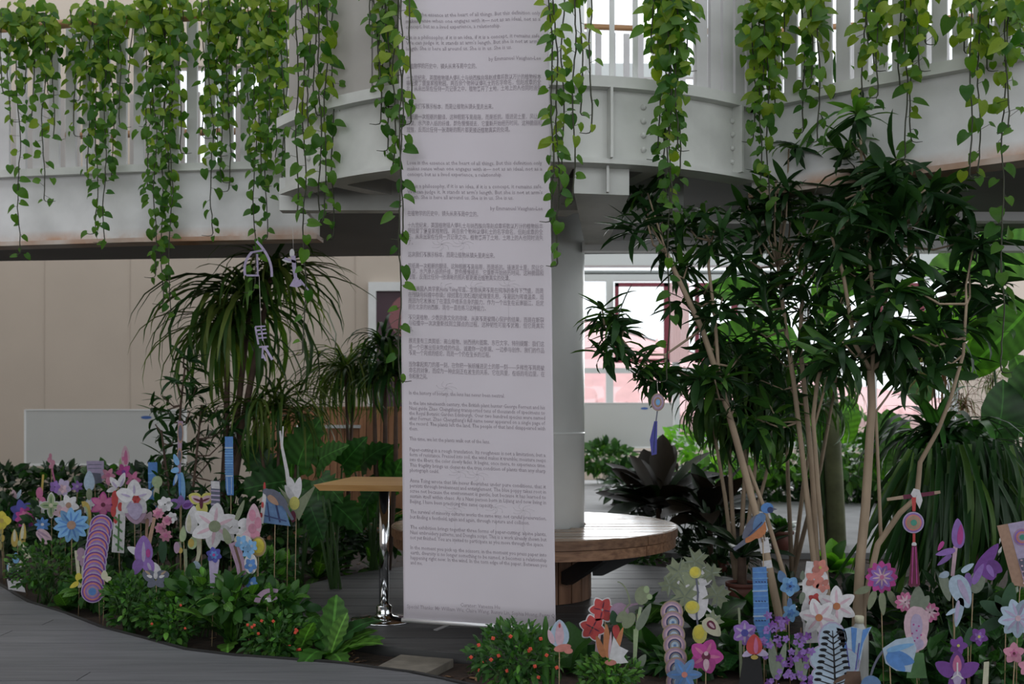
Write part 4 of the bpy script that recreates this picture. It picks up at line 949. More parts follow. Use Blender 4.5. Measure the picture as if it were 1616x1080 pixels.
# front of left bed
for px, py, n, L, lab in [(365, 1018, 12, .33, 'broad leafed fern in the middle of the left bed front edge'), (520, 1040, 15, .30, 'birds nest fern at the right tip of the left bed'), (300, 985, 9, .26, 'broad leafed fern under the dark paper moth'), (345, 985, 10, .24, 'broad leafed fern left of the small indigo paper flower'), (205, 950, 7, .30, 'strappy leafed plant right of the rainbow disc chain'), (108, 965, 7, .17, 'low broad leafed plant left of the yellow forsythia cutout'), (270, 960, 8, .22, 'leafy plant below the violet paper orchid'), (440, 985, 10, .2, 'low leafy plant beside the curled mauve cutout'), (470, 1040, 9, .22, 'low broad leafed plant next to the birds nest fern tip')]:
    rosette('broad_fern', lab, 'fern', px, py, n, L, 'fern' if n > 8 else 'broad', ML_f, elev=(.45, 1.3), wid=1.5 if n > 8 else .9, m2=ML_m)
M_redfl = mat('coral_red_blossom', (.60, .07, .035), .5)
for px, py, rx, ry, d, n, lab in [(75, 895, 62, 40, 6.15, 520, 'dense small leafed shrub at the left end of the bed'), (205, 950, 42, 42, 5.3, 480, 'dense small leafed shrub below the rainbow disc chain'), (245, 965, 30, 28, 5.15, 200, 'small leafed shrub beside the broad fern')]:
    bush('ixora_shrub', lab, 'shrub', px, py, rx, ry, d, n, .042, ML_s, m2=ML_f, minpx=30)
bush('ixora_shrub', 'small leafed shrub with orange buds at the front edge of the left bed', 'shrub', 440, 1008, 56, 38, 4.8, 520, .045, ML_s, m2=ML_f, flowers=(M_redfl, 12, .008), minpx=30)
bush('ixora_shrub', 'loose small leafed shrub with an orange bud behind the soil edge', 'shrub', 275, 985, 35, 38, 5.0, 260, .045, ML_s, m2=ML_f, flowers=(M_redfl, 3, .007), minpx=30)
for px, py, rx, ry, d, n, lab in [(318, 935, 45, 30, 5.25, 150, 'leafy green ground cover between the calla and larkspur sticks'), (375, 945, 40, 26, 5.0, 130, 'leafy green ground cover at the foot of the paper larkspur'), (150, 930, 40, 24, 5.9, 130, 'leafy green ground cover left of the rainbow disc chain foot'), (440, 960, 45, 24, 5.0, 130, 'leafy green ground cover below the paper bird sticks'), (240, 930, 40, 26, 5.6, 130, 'leafy green ground cover behind the dark paper moth')]:
    bush('leafy_shrub', lab, 'shrub', px, py, rx, ry, d, n, .085, ML_s, m2=ML_f, kind='broad', wid=.75, limit=90, minpx=14)
bush('leafy_shrub', 'leafy ground cover behind the mauve curled paper cutout', 'shrub', 420, 905, 45, 35, 5.6, 170, .08, ML_s, m2=ML_f)
for px, py, n, L, kind, m, lab in [(150, 965, 9, .24, 'broad', ML_m, 'broad leafed plant at the foot of the rainbow disc chain'), (255, 945, 9, .26, 'broad', ML_s, 'leafy plant among the sticks below the pink peonies'), (300, 950, 10, .28, 'broad', ML_m, 'leafy plant among the sticks below the white calla'), (345, 955, 10, .26, 'broad', ML_f, 'bright leafy plant below the small indigo paper blossom'), (385, 965, 10, .26, 'broad', ML_m, 'leafy plant at the foot of the blue larkspur cutout'), (420, 955, 8, .2, 'broad', ML_s, 'leafy plant below the yellow oval paper fruit'), (190, 925, 9, .26, 'broad', ML_f, 'bright leafy plant under the red and white coral orchid'), (60, 930, 9, .2, 'broad', ML_s, 'leafy plant below the yellow paper tulips')]:
    rosette('leafy_plant', lab, 'plant', px, py, n, L, kind, m, elev=(.6, 1.35), wid=.8, m2=ML_s)
# ---------------- right side, background
for i, (px, py, rx, ry, d, m, m2, lab) in enumerate([(955, 722, 45, 22, 16.6, ML_s, ML_f, 'green hedge at the foot of the right white panel'), (1130, 712, 85, 48, 12.5, ML_br, ML_f, 'bright green shrubs below the window left of the cane trees'), (1230, 705, 65, 60, 13.0, ML_f, ML_br, 'bright green shrub seen between the pale trunks'), (1330, 715, 65, 60, 12.8, ML_f, ML_s, 'mid green shrub around the banana trunk'), (1440, 735, 75, 60, 12.5, ML_s, ML_f, 'mid green shrub behind the slanting cane')]):
    bush('background_shrub', lab, 'shrub', px, py, rx, ry, d, 380, .16, m, m2=m2, limit=80, minpx=16)
for i, (px, rx, lab) in enumerate([(1010, 60, 'dark far shrub beyond the path behind the bronze cordyline'), (1120, 60, 'dark far shrub beyond the path left of the slim trunks'), (1215, 55, 'dark far shrub beyond the path between the slim trunks'), (1310, 60, 'dark far shrub beyond the path at the banana trunk'), (1410, 60, 'dark far shrub beyond the path right of the stout trunk'), (1500, 55, 'dark far shrub beyond the path behind the strap leafed plant')]):
    bush('background_shrub', lab, 'shrub', px+10, 768, rx, 34, 13.4 if px > 1100 else 12.4, 300, .2, ML_sd, m2=ML_s, limit=60, minpx=18)
rosette('dark_cordyline', 'big bronze leafed cordyline between the bench and the pale trunks', 'plant', 1040, 885, 46, .60, 'paddle', ML_purple, elev=(.05, 1.35), wid=1.25, hub=.42, m2=ML_dark)
rosette('dark_cordyline', 'second bronze cordyline close behind the pale trunks', 'plant', 1120, 900, 38, .5, 'paddle', ML_purple, elev=(.0, 1.3), wid=1.25, hub=.38, m2=ML_dark)
bush('dark_shrub', 'dense dark undergrowth below the bronze cordyline', 'shrub', 1060, 820, 85, 75, 8.4, 420, .15, ML_dark, m2=ML_purple, limit=60, minpx=20, kind='paddle')
bush('dark_shrub', 'dark undergrowth behind the terracotta pot', 'shrub', 1130, 870, 60, 60, 7.4, 260, .13, ML_dark, m2=ML_sd, limit=60, minpx=20, kind='paddle')
bush('ground_cover', 'low green ground cover at the far edge of the deck', 'plant', 1005, 882, 45, 14, 7.8, 200, .06, ML_s, m2=ML_f)
rosette('potted_cordyline', 'dark leafed plant growing in the terracotta pot', 'plant', 1171, 900, 26, .30, 'paddle', ML_dark, elev=(.1, 1.3), wid=.9, d=5.82, z=PT1.z, hub=.16, m2=ML_sd)
rosette('potted_plant', 'small leafed plant in the little terracotta pot', 'plant', 1140, 900, 12, .14, 'ovate', ML_sd, d=7.37, z=PT2.z, elev=(.3, 1.3))
rosette('potted_plant', 'low plant in the terracotta pot left of the trunks', 'plant', 1232, 860, 14, .2, 'ovate', ML_m, d=8.3, z=PT3.z, elev=(.3, 1.3))
# drooping bamboo palm foliage between the first and second trees
fountain('bamboo_palm', 'drooping dark bladed palm filling the gap left of the slim trunks', 'palm', (1165, 860), [(1180, 560, .9), (1150, 610, .8), (1210, 600, .8), (1120, 640, .6), (1185, 650, .8), (1230, 670, .7), (1150, 680, .6)], 6.2, 85, .55, ML_g, ML_d, wid=2.2, w0=8, elev=(-.4, 1.0), bark=M_cane)
fountain('bamboo_palm', 'dark bladed palm behind the slim trunks', 'palm', (1250, 850), [(1240, 620, .8), (1290, 640, .7), (1320, 600, .6)], 7.2, 70, .6, ML_g, ML_m, wid=2.0, w0=8, elev=(-.3, 1.1), bark=M_cane)
# banana
ban2 = bigleaves('banana_plant', 'banana plant with huge bright leaves in front of the windows', 'plant', (1300, 790), 8.6, [(1235, 490, 1120, 415, 0), (1260, 540, 1105, 505, -.1), (1290, 480, 1345, 385, .1), (1290, 520, 1330, 460, 0), (1300, 470, 1400, 400, .1), (1290, 560, 1240, 590, 0), (1310, 700, 1335, 640, 0), (1290, 700, 1270, 640, .1), (1330, 700, 1345, 620, .2)], ML_b, kind='banana', wid=1.35)
g = P(1320, 700, 8.6); MB().tube([(g.x, 8.6, -.05), (g.x-.02, 8.6, .6), (g.x-.05, 8.6, 1.3), (g.x-.15, 8.6, 2.0)], [.085, .075, .06, .04], 10).build('trunk', mat('banana_stem', (.12, .13, .06), .6, var=.25, scale=8), ban2)
bigleaves('banana_plant', 'banana plant with broad leaves at the right edge below the gallery', 'plant', (1600, 800), 7.2, [(1640, 420, 1470, 400, 0), (1630, 480, 1545, 575, 0), (1650, 360, 1560, 345, .1), (1600, 500, 1530, 590, .3), (1560, 470, 1440, 545, .4), (1600, 560, 1640, 640, .1)], ML_b, kind='banana', wid=1.5)
bigleaves('elephant_ear', 'upright broad green leaves between trunk and window at the right', 'plant', (1415, 800), 8.2, [(1410, 740, 1425, 640, 0), (1400, 760, 1405, 670, .1), (1440, 760, 1400, 690, 0), (1385, 740, 1395, 650, .2), (1460, 640, 1440, 560, .2)], ML_m, kind='broad', wid=.9, m2=ML_b)
bigleaves('elephant_ear', 'giant dark leaves against the pale wall at the far right', 'plant', (1600, 860), 6.6, [(1570, 700, 1600, 600, 0), (1600, 690, 1640, 590, .1), (1610, 640, 1640, 560, 0), (1560, 740, 1580, 660, .2)], ML_m, kind='broad', wid=1.0)
fountain('red_edged_dracaena', 'thin bladed reddish dracaena against the pale wall', 'plant', (1500, 800), [(1490, 590, 1.0), (1520, 640, .8), (1470, 560, .6)], 7.8, 85, .42, ML_r, ML_gy, wid=.5, w0=5, elev=(-.6, 1.5))
fountain('red_edged_dracaena', 'small yellowish spiky dracaena beside the reddish one', 'plant', (1566, 800), [(1566, 600, .8)], 7.6, 70, .35, ML_gy, ML_r, wid=.5, w0=5, elev=(-.6, 1.5))
fountain('strap_leaf_plant', 'arching dark strap leafed plant right of the slanting cane', 'plant', (1500, 860), [(1480, 690, 1.0), (1520, 720, 1.0)], 6.0, 60, .62, ML_d, ML_m, wid=2.2, w0=9, elev=(.1, 1.3))
def curtain_grass(label, base, d, x0, x1, ytop, ybot, n):
    c = P(base[0], base[1], d); t = thing('weeping_grass_palm', label, 'palm', (c.x, d, -.05)); L_ = Leaves()
    q0 = P(base[0], ytop, d+.1); MB().tube([(c.x, d+.1, -.05), q0], [.05, .03], 8).build('trunk', M_bark, t)
    for k in range(n):
        x = R_(x0, x1); top = P(x, ytop+R_(-25, 45)+abs(x-base[0])*.12, d+R_(-.3, .3)); L = W((ybot-ytop)*R_(.6, 1.1), d)
        L_.add('strap', ML_d if RND.random() < .7 else ML_g, top, Vector(((x-base[0])*.0022+R_(-.1, .1), R_(-.5, .1), R_(-.9, -.2))), UP+CAMD*.8, L, R_(.7, 1.3), vi=RND.choice((0, 0, 3)))
    for k in range(60):
        az = R_(0, 6.28); L_.add('strap', ML_d, q0, Vector((math.cos(az), math.sin(az)*.6, R_(.1, .9))), UP, .45*R_(.7, 1.1), 1.6, vi=RND.choice((1, 2)))
    L_.emit(t, 290)
curtain_grass('weeping grass palm, dense hanging blades behind the purple paper iris', (1540, 860), 5.6, 1430, 1640, 715, 925, 420)
# mid ground right
for px, py, n, L, kind, m, lab in [(1315, 905, 14, .26, 'broad', ML_br, 'bright leafed plant between trunk and path'), (1120, 1010, 9, .42, 'broad', ML_m, 'large ribbed leaf plant behind the magenta paper orchid'), (1190, 985, 8, .34, 'broad', ML_m, 'large leafed plant behind the violet paper anemone'), (1235, 940, 9, .25, 'broad', ML_dark, 'dark glossy plant at the foot of the first trunk'), (1400, 975, 10, .28, 'broad', ML_m, 'glossy leafed plant behind the violet paper dahlia'), (1460, 1010, 10, .3, 'broad', ML_f, 'bright plant behind the pink paper foxglove'), (1545, 1010, 11, .30, 'broad', ML_m, 'glossy plant below the purple paper iris'), (1590, 960, 9, .26, 'broad', ML_f, 'bright leafed plant under the sloping paper card'), (1010, 1000, 9, .3, 'fern', ML_f, 'upright bright fern behind the green pea cutout'), (1030, 1040, 10, .24, 'broad', ML_f, 'leafy plant left of the grey disc chain'), (900, 1060, 9, .22, 'broad', ML_m, 'leafy plant below the pale paper tulip'), (1480, 900, 10, .22, 'ovate', ML_m, 'leafy plant before the weeping grass palm'), (1430, 880, 12, .2, 'ovate', ML_s, 'low plant behind the red tassel')]:
    rosette('leafy_plant', lab, 'plant', px, py, n, L, kind, m, elev=(.35, 1.25), wid=.85, m2=ML_s)
for px, py, rx, ry, d, n, ls, m, lab in [(1180, 1045, 60, 40, 4.05, 260, .09, ML_m, 'glossy undergrowth around the red paper tulip'), (1300, 1060, 70, 40, 3.95, 260, .09, ML_m, 'glossy undergrowth around the tree silhouette cutout'), (1430, 1055, 70, 45, 3.9, 260, .1, ML_m, 'glossy undergrowth below the pink foxglove cutout'), (1560, 1050, 70, 45, 3.85, 240, .1, ML_m, 'glossy undergrowth at the right corner'), (1080, 1060, 55, 30, 4.0, 220, .08, ML_s, 'undergrowth below the grey disc chain'), (1330, 950, 60, 30, 5.3, 200, .09, ML_sd, 'dark undergrowth around the pale trunks'), (1500, 960, 80, 40, 4.9, 260, .1, ML_sd, 'dark undergrowth below the weeping grass palm')]:
    bush('leafy_shrub', lab, 'shrub', px, py+6, rx, ry, d+.5 if d < 4.5 else d, int(n*.8), ls*1.15, m, m2=ML_sd, limit=90, minpx=16, kind='broad' if px % 3 else 'ovate', wid=.7)
bush('crossandra_shrub', 'shrub with tiny coral red flowers in front of the banner foot', 'shrub', 815, 1034, 72, 48, 3.95, 760, .047, ML_s, m2=ML_f, kind='lance', wid=2.0, flowers=(M_redfl, 16, .008), minpx=30)
bush('ixora_shrub', 'fine leafed green shrub below the red poppy cutouts', 'shrub', 960, 1062, 50, 28, 3.9, 520, .032, ML_f, m2=ML_s, minpx=30)
# upright dark spike plant
t = thing('spike_plant', 'dark green upright succulent spike beside the pale paper tulip', 'plant', P(861, 1080, 3.85))
g = P(861, 1085, 3.85); MB().tube([(g.x, g.y, -.05), (g.x+.002, g.y, g.z), P(860, 1020, 3.85), P(861, 985, 3.85), P(861, 973, 3.85)], [.013, .014, .014, .011, .004], 8).build('stalk', ML_s, t)
MB().tube([(g.x+.02, g.y, -.05), P(873, 1060, 3.85), P(874, 1030, 3.85)], [.008, .008, .003], 7).build('side_stalk', ML_s, t)
# ================================================================= PAPER CUTOUTS ON STICKS
def pm(name, col, var=.18):
    # printed paper: colour with soft printed mottling
    m, nt, N, L, b = nodes('paper_' + name); b.inputs['Roughness'].default_value = .85
    tc = N.new('ShaderNodeTexCoord'); nz = N.new('ShaderNodeTexNoise'); nz.inputs['Scale'].default_value = 55; nz.inputs['Detail'].default_value = 3
    geo = N.new('ShaderNodeNewGeometry'); ad = N.new('ShaderNodeMath'); ad.operation = 'ADD'
    L.new(tc.outputs['Object'], nz.inputs['Vector']); L.new(nz.outputs['Fac'], ad.inputs[0]); L.new(geo.outputs['Random Per Island'], ad.inputs[1])
    mr = N.new('ShaderNodeMapRange'); mr.inputs[1].default_value = .3; mr.inputs[2].default_value = 1.7; mr.inputs[3].default_value = .46; mr.inputs[4].default_value = 1.02
    hs = N.new('ShaderNodeHueSaturation'); hs.inputs['Color'].default_value = (*col, 1); hs.inputs['Saturation'].default_value = .92
    L.new(ad.outputs[0], mr.inputs[0]); L.new(mr.outputs[0], hs.inputs['Value']); L.new(hs.outputs[0], b.inputs['Base Color'])
    return m
CL = {n: pm(n, c) for n, c in dict(
 white=(.66, .65, .68), cream=(.60, .58, .42), yellow=(.72, .60, .03), lemon=(.62, .58, .12), gold=(.50, .36, .06), orange=(.50, .17, .05), red=(.50, .03, .03), coral=(.60, .20, .16),
 pink=(.62, .24, .36), rose=(.55, .13, .30), palepink=(.62, .42, .50), magenta=(.45, .03, .27), purple=(.17, .04, .30), violet=(.27, .13, .48), lilac=(.44, .37, .56), mauve=(.40, .26, .38), plum=(.14, .015, .05),
 blue=(.06, .22, .58), sky=(.16, .40, .72), pale=(.40, .52, .66), navy=(.03, .05, .16), indigo=(.06, .06, .36), slate=(.13, .14, .20), steel=(.10, .21, .42),
 green=(.10, .24, .08), pgreen=(.36, .46, .25), dgreen=(.03, .09, .04), sage=(.24, .28, .17), greyg=(.20, .24, .18), grey=(.26, .25, .26), sand=(.38, .28, .19), brown=(.14, .08, .05), black=(.015, .015, .018), teal=(.05, .30, .22), tan=(.42, .25, .17)).items()}
M_stick = mat('bamboo_stick', (.32, .23, .13), .6)
M_string = mat('pale_string', (.5, .47, .45), .8)
def ell(cx, cy, rx, ry, ang=0, n=14):
    c, s = math.cos(ang), math.sin(ang)
    return [(cx+rx*math.cos(t)*c-ry*math.sin(t)*s, cy+rx*math.cos(t)*s+ry*math.sin(t)*c) for t in [2*math.pi*i/n for i in range(n)]]
def petal(cx, cy, r, w, ang, tip=.75, n=10, r0=.08):
    # rounded petal from the centre outwards
    out = []
    for i in range(n+1):
        t = i/n; t = .5-.5*math.cos(math.pi*t); ww = w*max(0, math.sin(math.pi*min(1, t**tip*.98+.02)))**.6*.5; out.append((r*(r0+(1-r0)*t), ww))
    pts = out + [(a, -b_) for a, b_ in out[::-1][1:-1]]
    c, s = math.cos(ang), math.sin(ang)
    return [(cx+a*c-b_*s, cy+a*s+b_*c) for a, b_ in pts]
def line(pts, w0, w1=None):
    w1 = w0 if w1 is None else w1; L_ = []; R2 = []; k = len(pts)
    for i, p in enumerate(pts):
        a = pts[max(0, i-1)]; b_ = pts[min(k-1, i+1)]; dx, dy = b_[0]-a[0], b_[1]-a[1]; l = math.hypot(dx, dy) or 1
        w_ = (w0+(w1-w0)*i/(k-1))/2; L_.append((p[0]-dy/l*w_, p[1]+dx/l*w_)); R2.append((p[0]+dy/l*w_, p[1]-dx/l*w_))
    return L_ + R2[::-1]
def maple(cx, cy, r, a0):
    rr = (1, .5, .82, .62, .95, .5, .78, .6, .9, .45, .75, .55, .88, .5, .8, .3)
    return [(cx+r*q*math.cos(a0+2*math.pi*i/16), cy+r*q*math.sin(a0+2*math.pi*i/16)) for i, q in enumerate(rr)]
def curve(x0, y0, x1, y1, x2, y2, n=8):
    return [((1-t)**2*x0+2*t*(1-t)*x1+t*t*x2, (1-t)**2*y0+2*t*(1-t)*y1+t*t*y2) for t in [i/n for i in range(n+1)]]
CUTG = 'printed paper flowers and shapes standing on sticks in the plant bed'
def cutout(name, label, cat, px, py, d, items, stick=True, yaw=None, group=CUTG, sx=0, hang=None, base=None):
    c = P(px, py, d); yaw = RND.uniform(-.3, .3) if yaw is None else yaw; big = 1.0 if name in ('paper_disc_chain', 'paper_glyph', 'hanging_mandala', 'mandala_card', 'paper_bird', 'paper_tape') else 1.17
    ux = Vector((math.cos(yaw), math.sin(yaw), 0)); nr = Vector((math.sin(yaw), -math.cos(yaw), 0)); k = d/F*big
    foot = Vector((c.x, c.y, -.05)) if stick else c
    t = thing(name, label, cat, foot, group)
    for li, it in enumerate(items):
        nm, col = it[0], it[1]; mb = MB()
        one = {'fruit': 'fruit', 'buds': 'bud', 'ovals': 'oval', 'wings': 'wing', 'florets': 'floret'}.get(nm); one = one if len(it[2]) <= 6 else None
        for pi, poly in enumerate(it[2]):
            off = .0016+li*.0011+(pi % 3)*.00025
            mb.plate([c+ux*(x*k)-Vector((0, 0, y*k))+nr*off for x, y in poly], .0007, nrm=nr*-1)
            if one: mb.build(one, CL[col], t); mb = MB()
        if mb.v:
            o = mb.build(nm, CL[col], t)
            if nm == 'florets': o['kind'] = 'stuff'
    if stick:
        b_ = base or (sx, 0)
        s0 = c+ux*(b_[0]*k)-Vector((0, 0, b_[1]*k))-nr*.002
        MB().tube([s0, Vector((s0.x+RND.uniform(-.02, .02), s0.y+.01, -.07))], .0021, 6).build('stick', M_stick, t)
    if hang is not None:
        MB().tube([c-Vector((0, 0, hang[0]*k)), P(hang[1], hang[2], d)], .0012, 4).build('string', M_string, t)
    return t
PI = math.pi
def rose(n, r, w, ph=0, cx=0, cy=0, **kw): return [petal(cx, cy, r, w, ph+2*PI*i/n, **kw) for i in range(n)]
def flower(name, label, px, py, d, n, r, w, col, ccol, cr, ph=-PI/2, back=None, vein=None, cat='paper flower', extra=(), **kw):
    it = []
    if back: it.append(('paper_edge', back, rose(n, r+1.8, w+2.4, ph)))
    it.append(('petals', col, rose(n, r, w, ph)))
    if vein: it.append(('petal_veins', vein, rose(n, r*.8, w*.22, ph, r0=.2)))
    it.append(('flower_center', ccol, [ell(0, 0, cr, cr)])); it += list(extra)
    return cutout(name, label, cat, px, py, d, it, **kw)
def rings(cx, cy, r, cols):
    return [('ring', c, [ell(cx, cy, r*q, r*q, n=22)]) for q, c in cols]
# ---- left bed
flower('paper_pansy', 'bright yellow paper flower cut off by the left picture edge', 3, 822, 6.9, 4, 13, 13, 'yellow', 'gold', 3)
cutout('paper_bud', 'small pink paper bud with a blue green leaf at the far left', 'paper flower', 24, 782, 7.2, [('leaf', 'pale', [petal(2, 6, 16, 6, -PI/3)]), ('bud', 'palepink', [petal(0, 7, 15, 9, -PI/2-.2)])])
cutout('paper_dahlia', 'purple and magenta ruffled paper flower at the left', 'paper flower', 37, 815, 6.9, [('outer_petals', 'indigo', rose(6, 17, 12, .3, -2, -6)), ('petals', 'magenta', rose(9, 15, 9, .1, 3, 2)), ('inner_petals', 'rose', rose(8, 9, 6, .4, 3, 1)), ('tail', 'purple', [petal(6, 8, 16, 12, PI/2)])])
cutout('paper_orchid', 'slim pink paper spike standing tallest at the left edge of the panel', 'paper flower', 81, 733, 7.2, [('stem', 'rose', [line([(0, -4), (2, 12), (5, 26)], 2)]), ('florets', 'pink', [ell(-2, -6, 3, 4), ell(2, -2, 3, 4), ell(0, 3, 3, 3), ell(-1, -11, 2, 4)])])
cutout('paper_orchid', 'pink and white drooping paper orchid spike with yellow tip', 'paper flower', 65, 790, 6.8, [('stem', 'gold', [line([(3, -35), (1, -10)], 3)]), ('florets', 'rose', [ell(-2, -10, 5, 8), ell(2, 2, 5, 7)]), ('lower_florets', 'white', [petal(-4, 5, 22, 6, 1.7), petal(2, 6, 24, 6, 1.4), petal(-1, 0, 10, 5, 1.3)])])
flower('paper_flower', 'pale green cross shaped paper flower beside the blue daisy', 81, 798, 6.6, 4, 16, 9, 'pgreen', 'cream', 3, back='white', vein='green')
cutout('paper_rhododendron', 'mauve ruffled paper rhododendron above the white daisies', 'paper flower', 96, 770, 6.7, [('petals', 'lilac', rose(6, 13, 10, .2, 4, 0)), ('side_petals', 'violet', rose(5, 9, 8, 0, -9, -1)), ('inner_petals', 'palepink', rose(5, 7, 5, .5, 4, 2))])
cutout('paper_daisies', 'pair of white pink paper blossoms above the large blue daisy', 'paper flower', 104, 800, 6.5, [('petals', 'white', rose(6, 15, 10, .2, 4, -2)), ('petals', 'palepink', rose(5, 12, 8, .5, -6, 8)), ('flower_center', 'tan', [ell(4, -2, 4, 4), ell(-6, 8, 3, 3)])])
flower('paper_daisy', 'large sky blue paper daisy with a brown centre', 113, 829, 6.1, 11, 24, 12, 'sky', 'tan', 6, ph=.1, vein='blue')
flower('paper_iris', 'small blue paper iris below the pink white orchid spike', 67, 828, 6.5, 8, 10, 5, 'blue', 'white', 2)
cutout('paper_iris', 'pink and white striped paper petal cluster under the small blue iris', 'paper flower', 67, 846, 6.4, [('petals', 'palepink', [petal(-9, -8, 26, 14, .6), petal(-6, -4, 20, 8, .9)]), ('stripes', 'mauve', [petal(-8, -8, 22, 3, .55), petal(-7, -5, 18, 3, .85)])])
flower('paper_gentian', 'small violet paper flower on a thin stem below the panel', 122, 768, 7.2, 6, 8, 5, 'violet', 'lilac', 2, extra=(('stem', 'green', [line([(-4, -14), (-2, -4)], 1.5)]),))
cutout('paper_card', 'pale lavender paper card standing under the white panel', 'paper card', 149, 743, 7.2, [('card', 'lilac', [[(-10, -13), (12, -13), (12, 14), (-8, 14)]]), ('print', 'slate', [[(-8, 2), (8, 4), (10, 16), (-6, 20)], line([(-8, -8), (9, -8)], .8), line([(-8, -3), (9, -3)], .8)])])
cutout('paper_iris', 'tall pale blue and white paper iris left of the magenta star', 'paper flower', 141, 785, 6.7, [('petals', 'pale', [petal(0, -6, 30, 14, -PI/2), petal(2, -2, 26, 10, PI/2+.2)]), ('lower_petals', 'white', [petal(2, 4, 26, 7, PI/2-.3), petal(0, 2, 20, 6, PI/2+.3)]), ('throat', 'sage', [ell(0, -4, 4, 8)])])
cutout('paper_orchid', 'small bright pink paper orchid beside the lavender card', 'paper flower', 171, 750, 7.1, [('petals', 'pink', rose(5, 10, 6, .2) + [petal(0, 2, 12, 7, PI/2)]), ('throat', 'rose', [ell(0, 0, 3, 3)])])
cutout('paper_orchid', 'pink and white speckled paper spike, highest of the left bed', 'paper flower', 198, 722, 6.9, [('sepal', 'pgreen', [petal(-6, 16, 16, 8, -PI/2)]), ('bloom', 'palepink', [petal(0, 14, 30, 13, -PI/2)]), ('speckles', 'rose', [petal(1, 12, 22, 6, -PI/2), ell(-3, 2, 2, 3)])])
cutout('paper_orchid', 'magenta paper orchid pair under the speckled spike', 'paper flower', 202, 750, 6.8, [('petals', 'magenta', rose(5, 12, 8, .5, -6, -4)), ('petals', 'rose', rose(5, 12, 7, .1, 8, 6)), ('throat', 'purple', [ell(-6, -4, 3, 3)])])
flower('paper_star_flower', 'magenta paper star flower above the rainbow disc chain', 163, 797, 6.3, 6, 16, 8, 'rose', 'plum', 3, back='magenta', cat='paper flower')
cutout('paper_leaf', 'yellow green curled paper leaf beside the blue daisy', 'paper leaf', 137, 815, 6.2, [('leaf', 'gold', [line(curve(-6, -16, 6, -22, 3, 30), 8, 4)]), ('edge', 'pgreen', [line(curve(-4, -12, 3, -18, 1, 26), 2, 2)])])
# rainbow disc chain
it = []
for k in range(10):
    cx, cy = 5-k*.9-2*math.sin(k*.4), -92+k*11.2
    it.append(('disc', 'lilac', [ell(cx, cy, 18, 18, n=24)])); it.append(('ring', 'purple', [ell(cx, cy, 16.5, 16.5, n=22)])); it.append(('ring', 'coral', [ell(cx, cy, 14, 14, n=22)])); it.append(('ring', 'violet', [ell(cx, cy, 11.5, 11.5, n=20)])); it.append(('ring', 'mauve', [ell(cx, cy, 9, 9, n=18)])); it.append(('core', 'blue', [ell(cx, cy, 6, 6, n=14)]))
cutout('paper_disc_chain', 'column of overlapping purple rainbow paper discs in the left bed', 'paper garland', 155, 922, 5.55, it[:60], yaw=.05)
cutout('paper_orchid', 'red and white paper coral orchid with a green white lacy stalk', 'paper flower', 186, 800, 6.0, [('paper_edge', 'white', [line([(2, -20), (3, 10), (0, 62)], 16, 18)]), ('florets', 'red', [ell(-4, -10, 5, 12), ell(5, -16, 5, 7), ell(-6, 6, 4, 8), ell(4, 0, 4, 6), ell(-3, 18, 3, 5)]), ('lace', 'green', [line([(-5, 14), (6, 22)], 3), line([(-3, 26), (7, 34)], 3), line([(-6, 38), (6, 46)], 3), line([(-3, 50), (8, 58)], 3), line([(2, 10), (1, 60)], 2.5)])])
cutout('paper_lily', 'white curled paper lily left of the red centred orchid', 'paper flower', 187, 768, 6.1, [('petals', 'white', [petal(0, 2, 22, 9, -1.2), petal(0, 2, 18, 9, -2.2), petal(0, 4, 16, 8, .3), petal(-2, 2, 14, 7, 2.8)]), ('shadow', 'lilac', [petal(2, 2, 14, 3, -1.2), petal(-1, 3, 12, 3, -2.2)])])
cutout('paper_orchid', 'big white paper orchid with a deep red centre and purple fringe', 'paper flower', 212, 786, 5.9, [('fringe', 'mauve', [petal(0, 2, 34, 30, PI/2-.1)]), ('petals', 'white', rose(5, 25, 19, -PI/2)), ('fringe_edge', 'lilac', [petal(0, 4, 26, 20, PI/2-.1)]), ('veins', 'lilac', rose(5, 18, 3, -PI/2, r0=.3)), ('flower_center', 'red', [ell(3, 2, 5, 5)] + rose(6, 6, 3, 0, 3, 2))])
cutout('paper_strip', 'bright blue patterned paper strip behind the cream balloon orchid', 'paper strip', 241, 772, 6.6, [('strip', 'blue', [[(-6, -36), (6, -36), (7, 34), (-5, 34)]]), ('bands', 'sky', [[(-6, -22+k*12), (6, -22+k*12), (6, -20+k*12), (-6, -20+k*12)] for k in range(5)])], base=(0, 30))
cutout('paper_orchid', 'cream green balloon shaped paper orchid before the blue strip', 'paper flower', 248, 777, 6.3, [('pouch', 'pgreen', [ell(0, -14, 7, 8), line([(0, -10), (-1, 6), (3, 18)], 7, 6)]), ('petals', 'cream', [petal(2, 12, 14, 4, .9), petal(0, 12, 13, 4, 2.2), ell(-1, 2, 4, 8)])])
cutout('paper_peony', 'cluster of white and pink paper peonies with dark leaves', 'paper flower', 257, 815, 5.7, [('leaf', 'dgreen', [petal(4, 0, 14, 10, .5), petal(0, 30, 34, 12, PI/2), petal(8, -14, 12, 9, -.2)]), ('petals', 'white', rose(7, 11, 9, 0, 3, -16) + rose(6, 8, 7, .3, 12, 2)), ('petals', 'pink', rose(7, 8, 6, 0, -6, -4) + rose(7, 7, 6, .3, 6, 6) + rose(7, 8, 6, .6, -3, 16) + rose(7, 9, 6, .2, 4, 26)), ('flower_center', 'rose', [ell(-6, -4, 3, 3), ell(6, 6, 3, 3), ell(-3, 16, 3, 3), ell(4, 26, 3, 3)])])
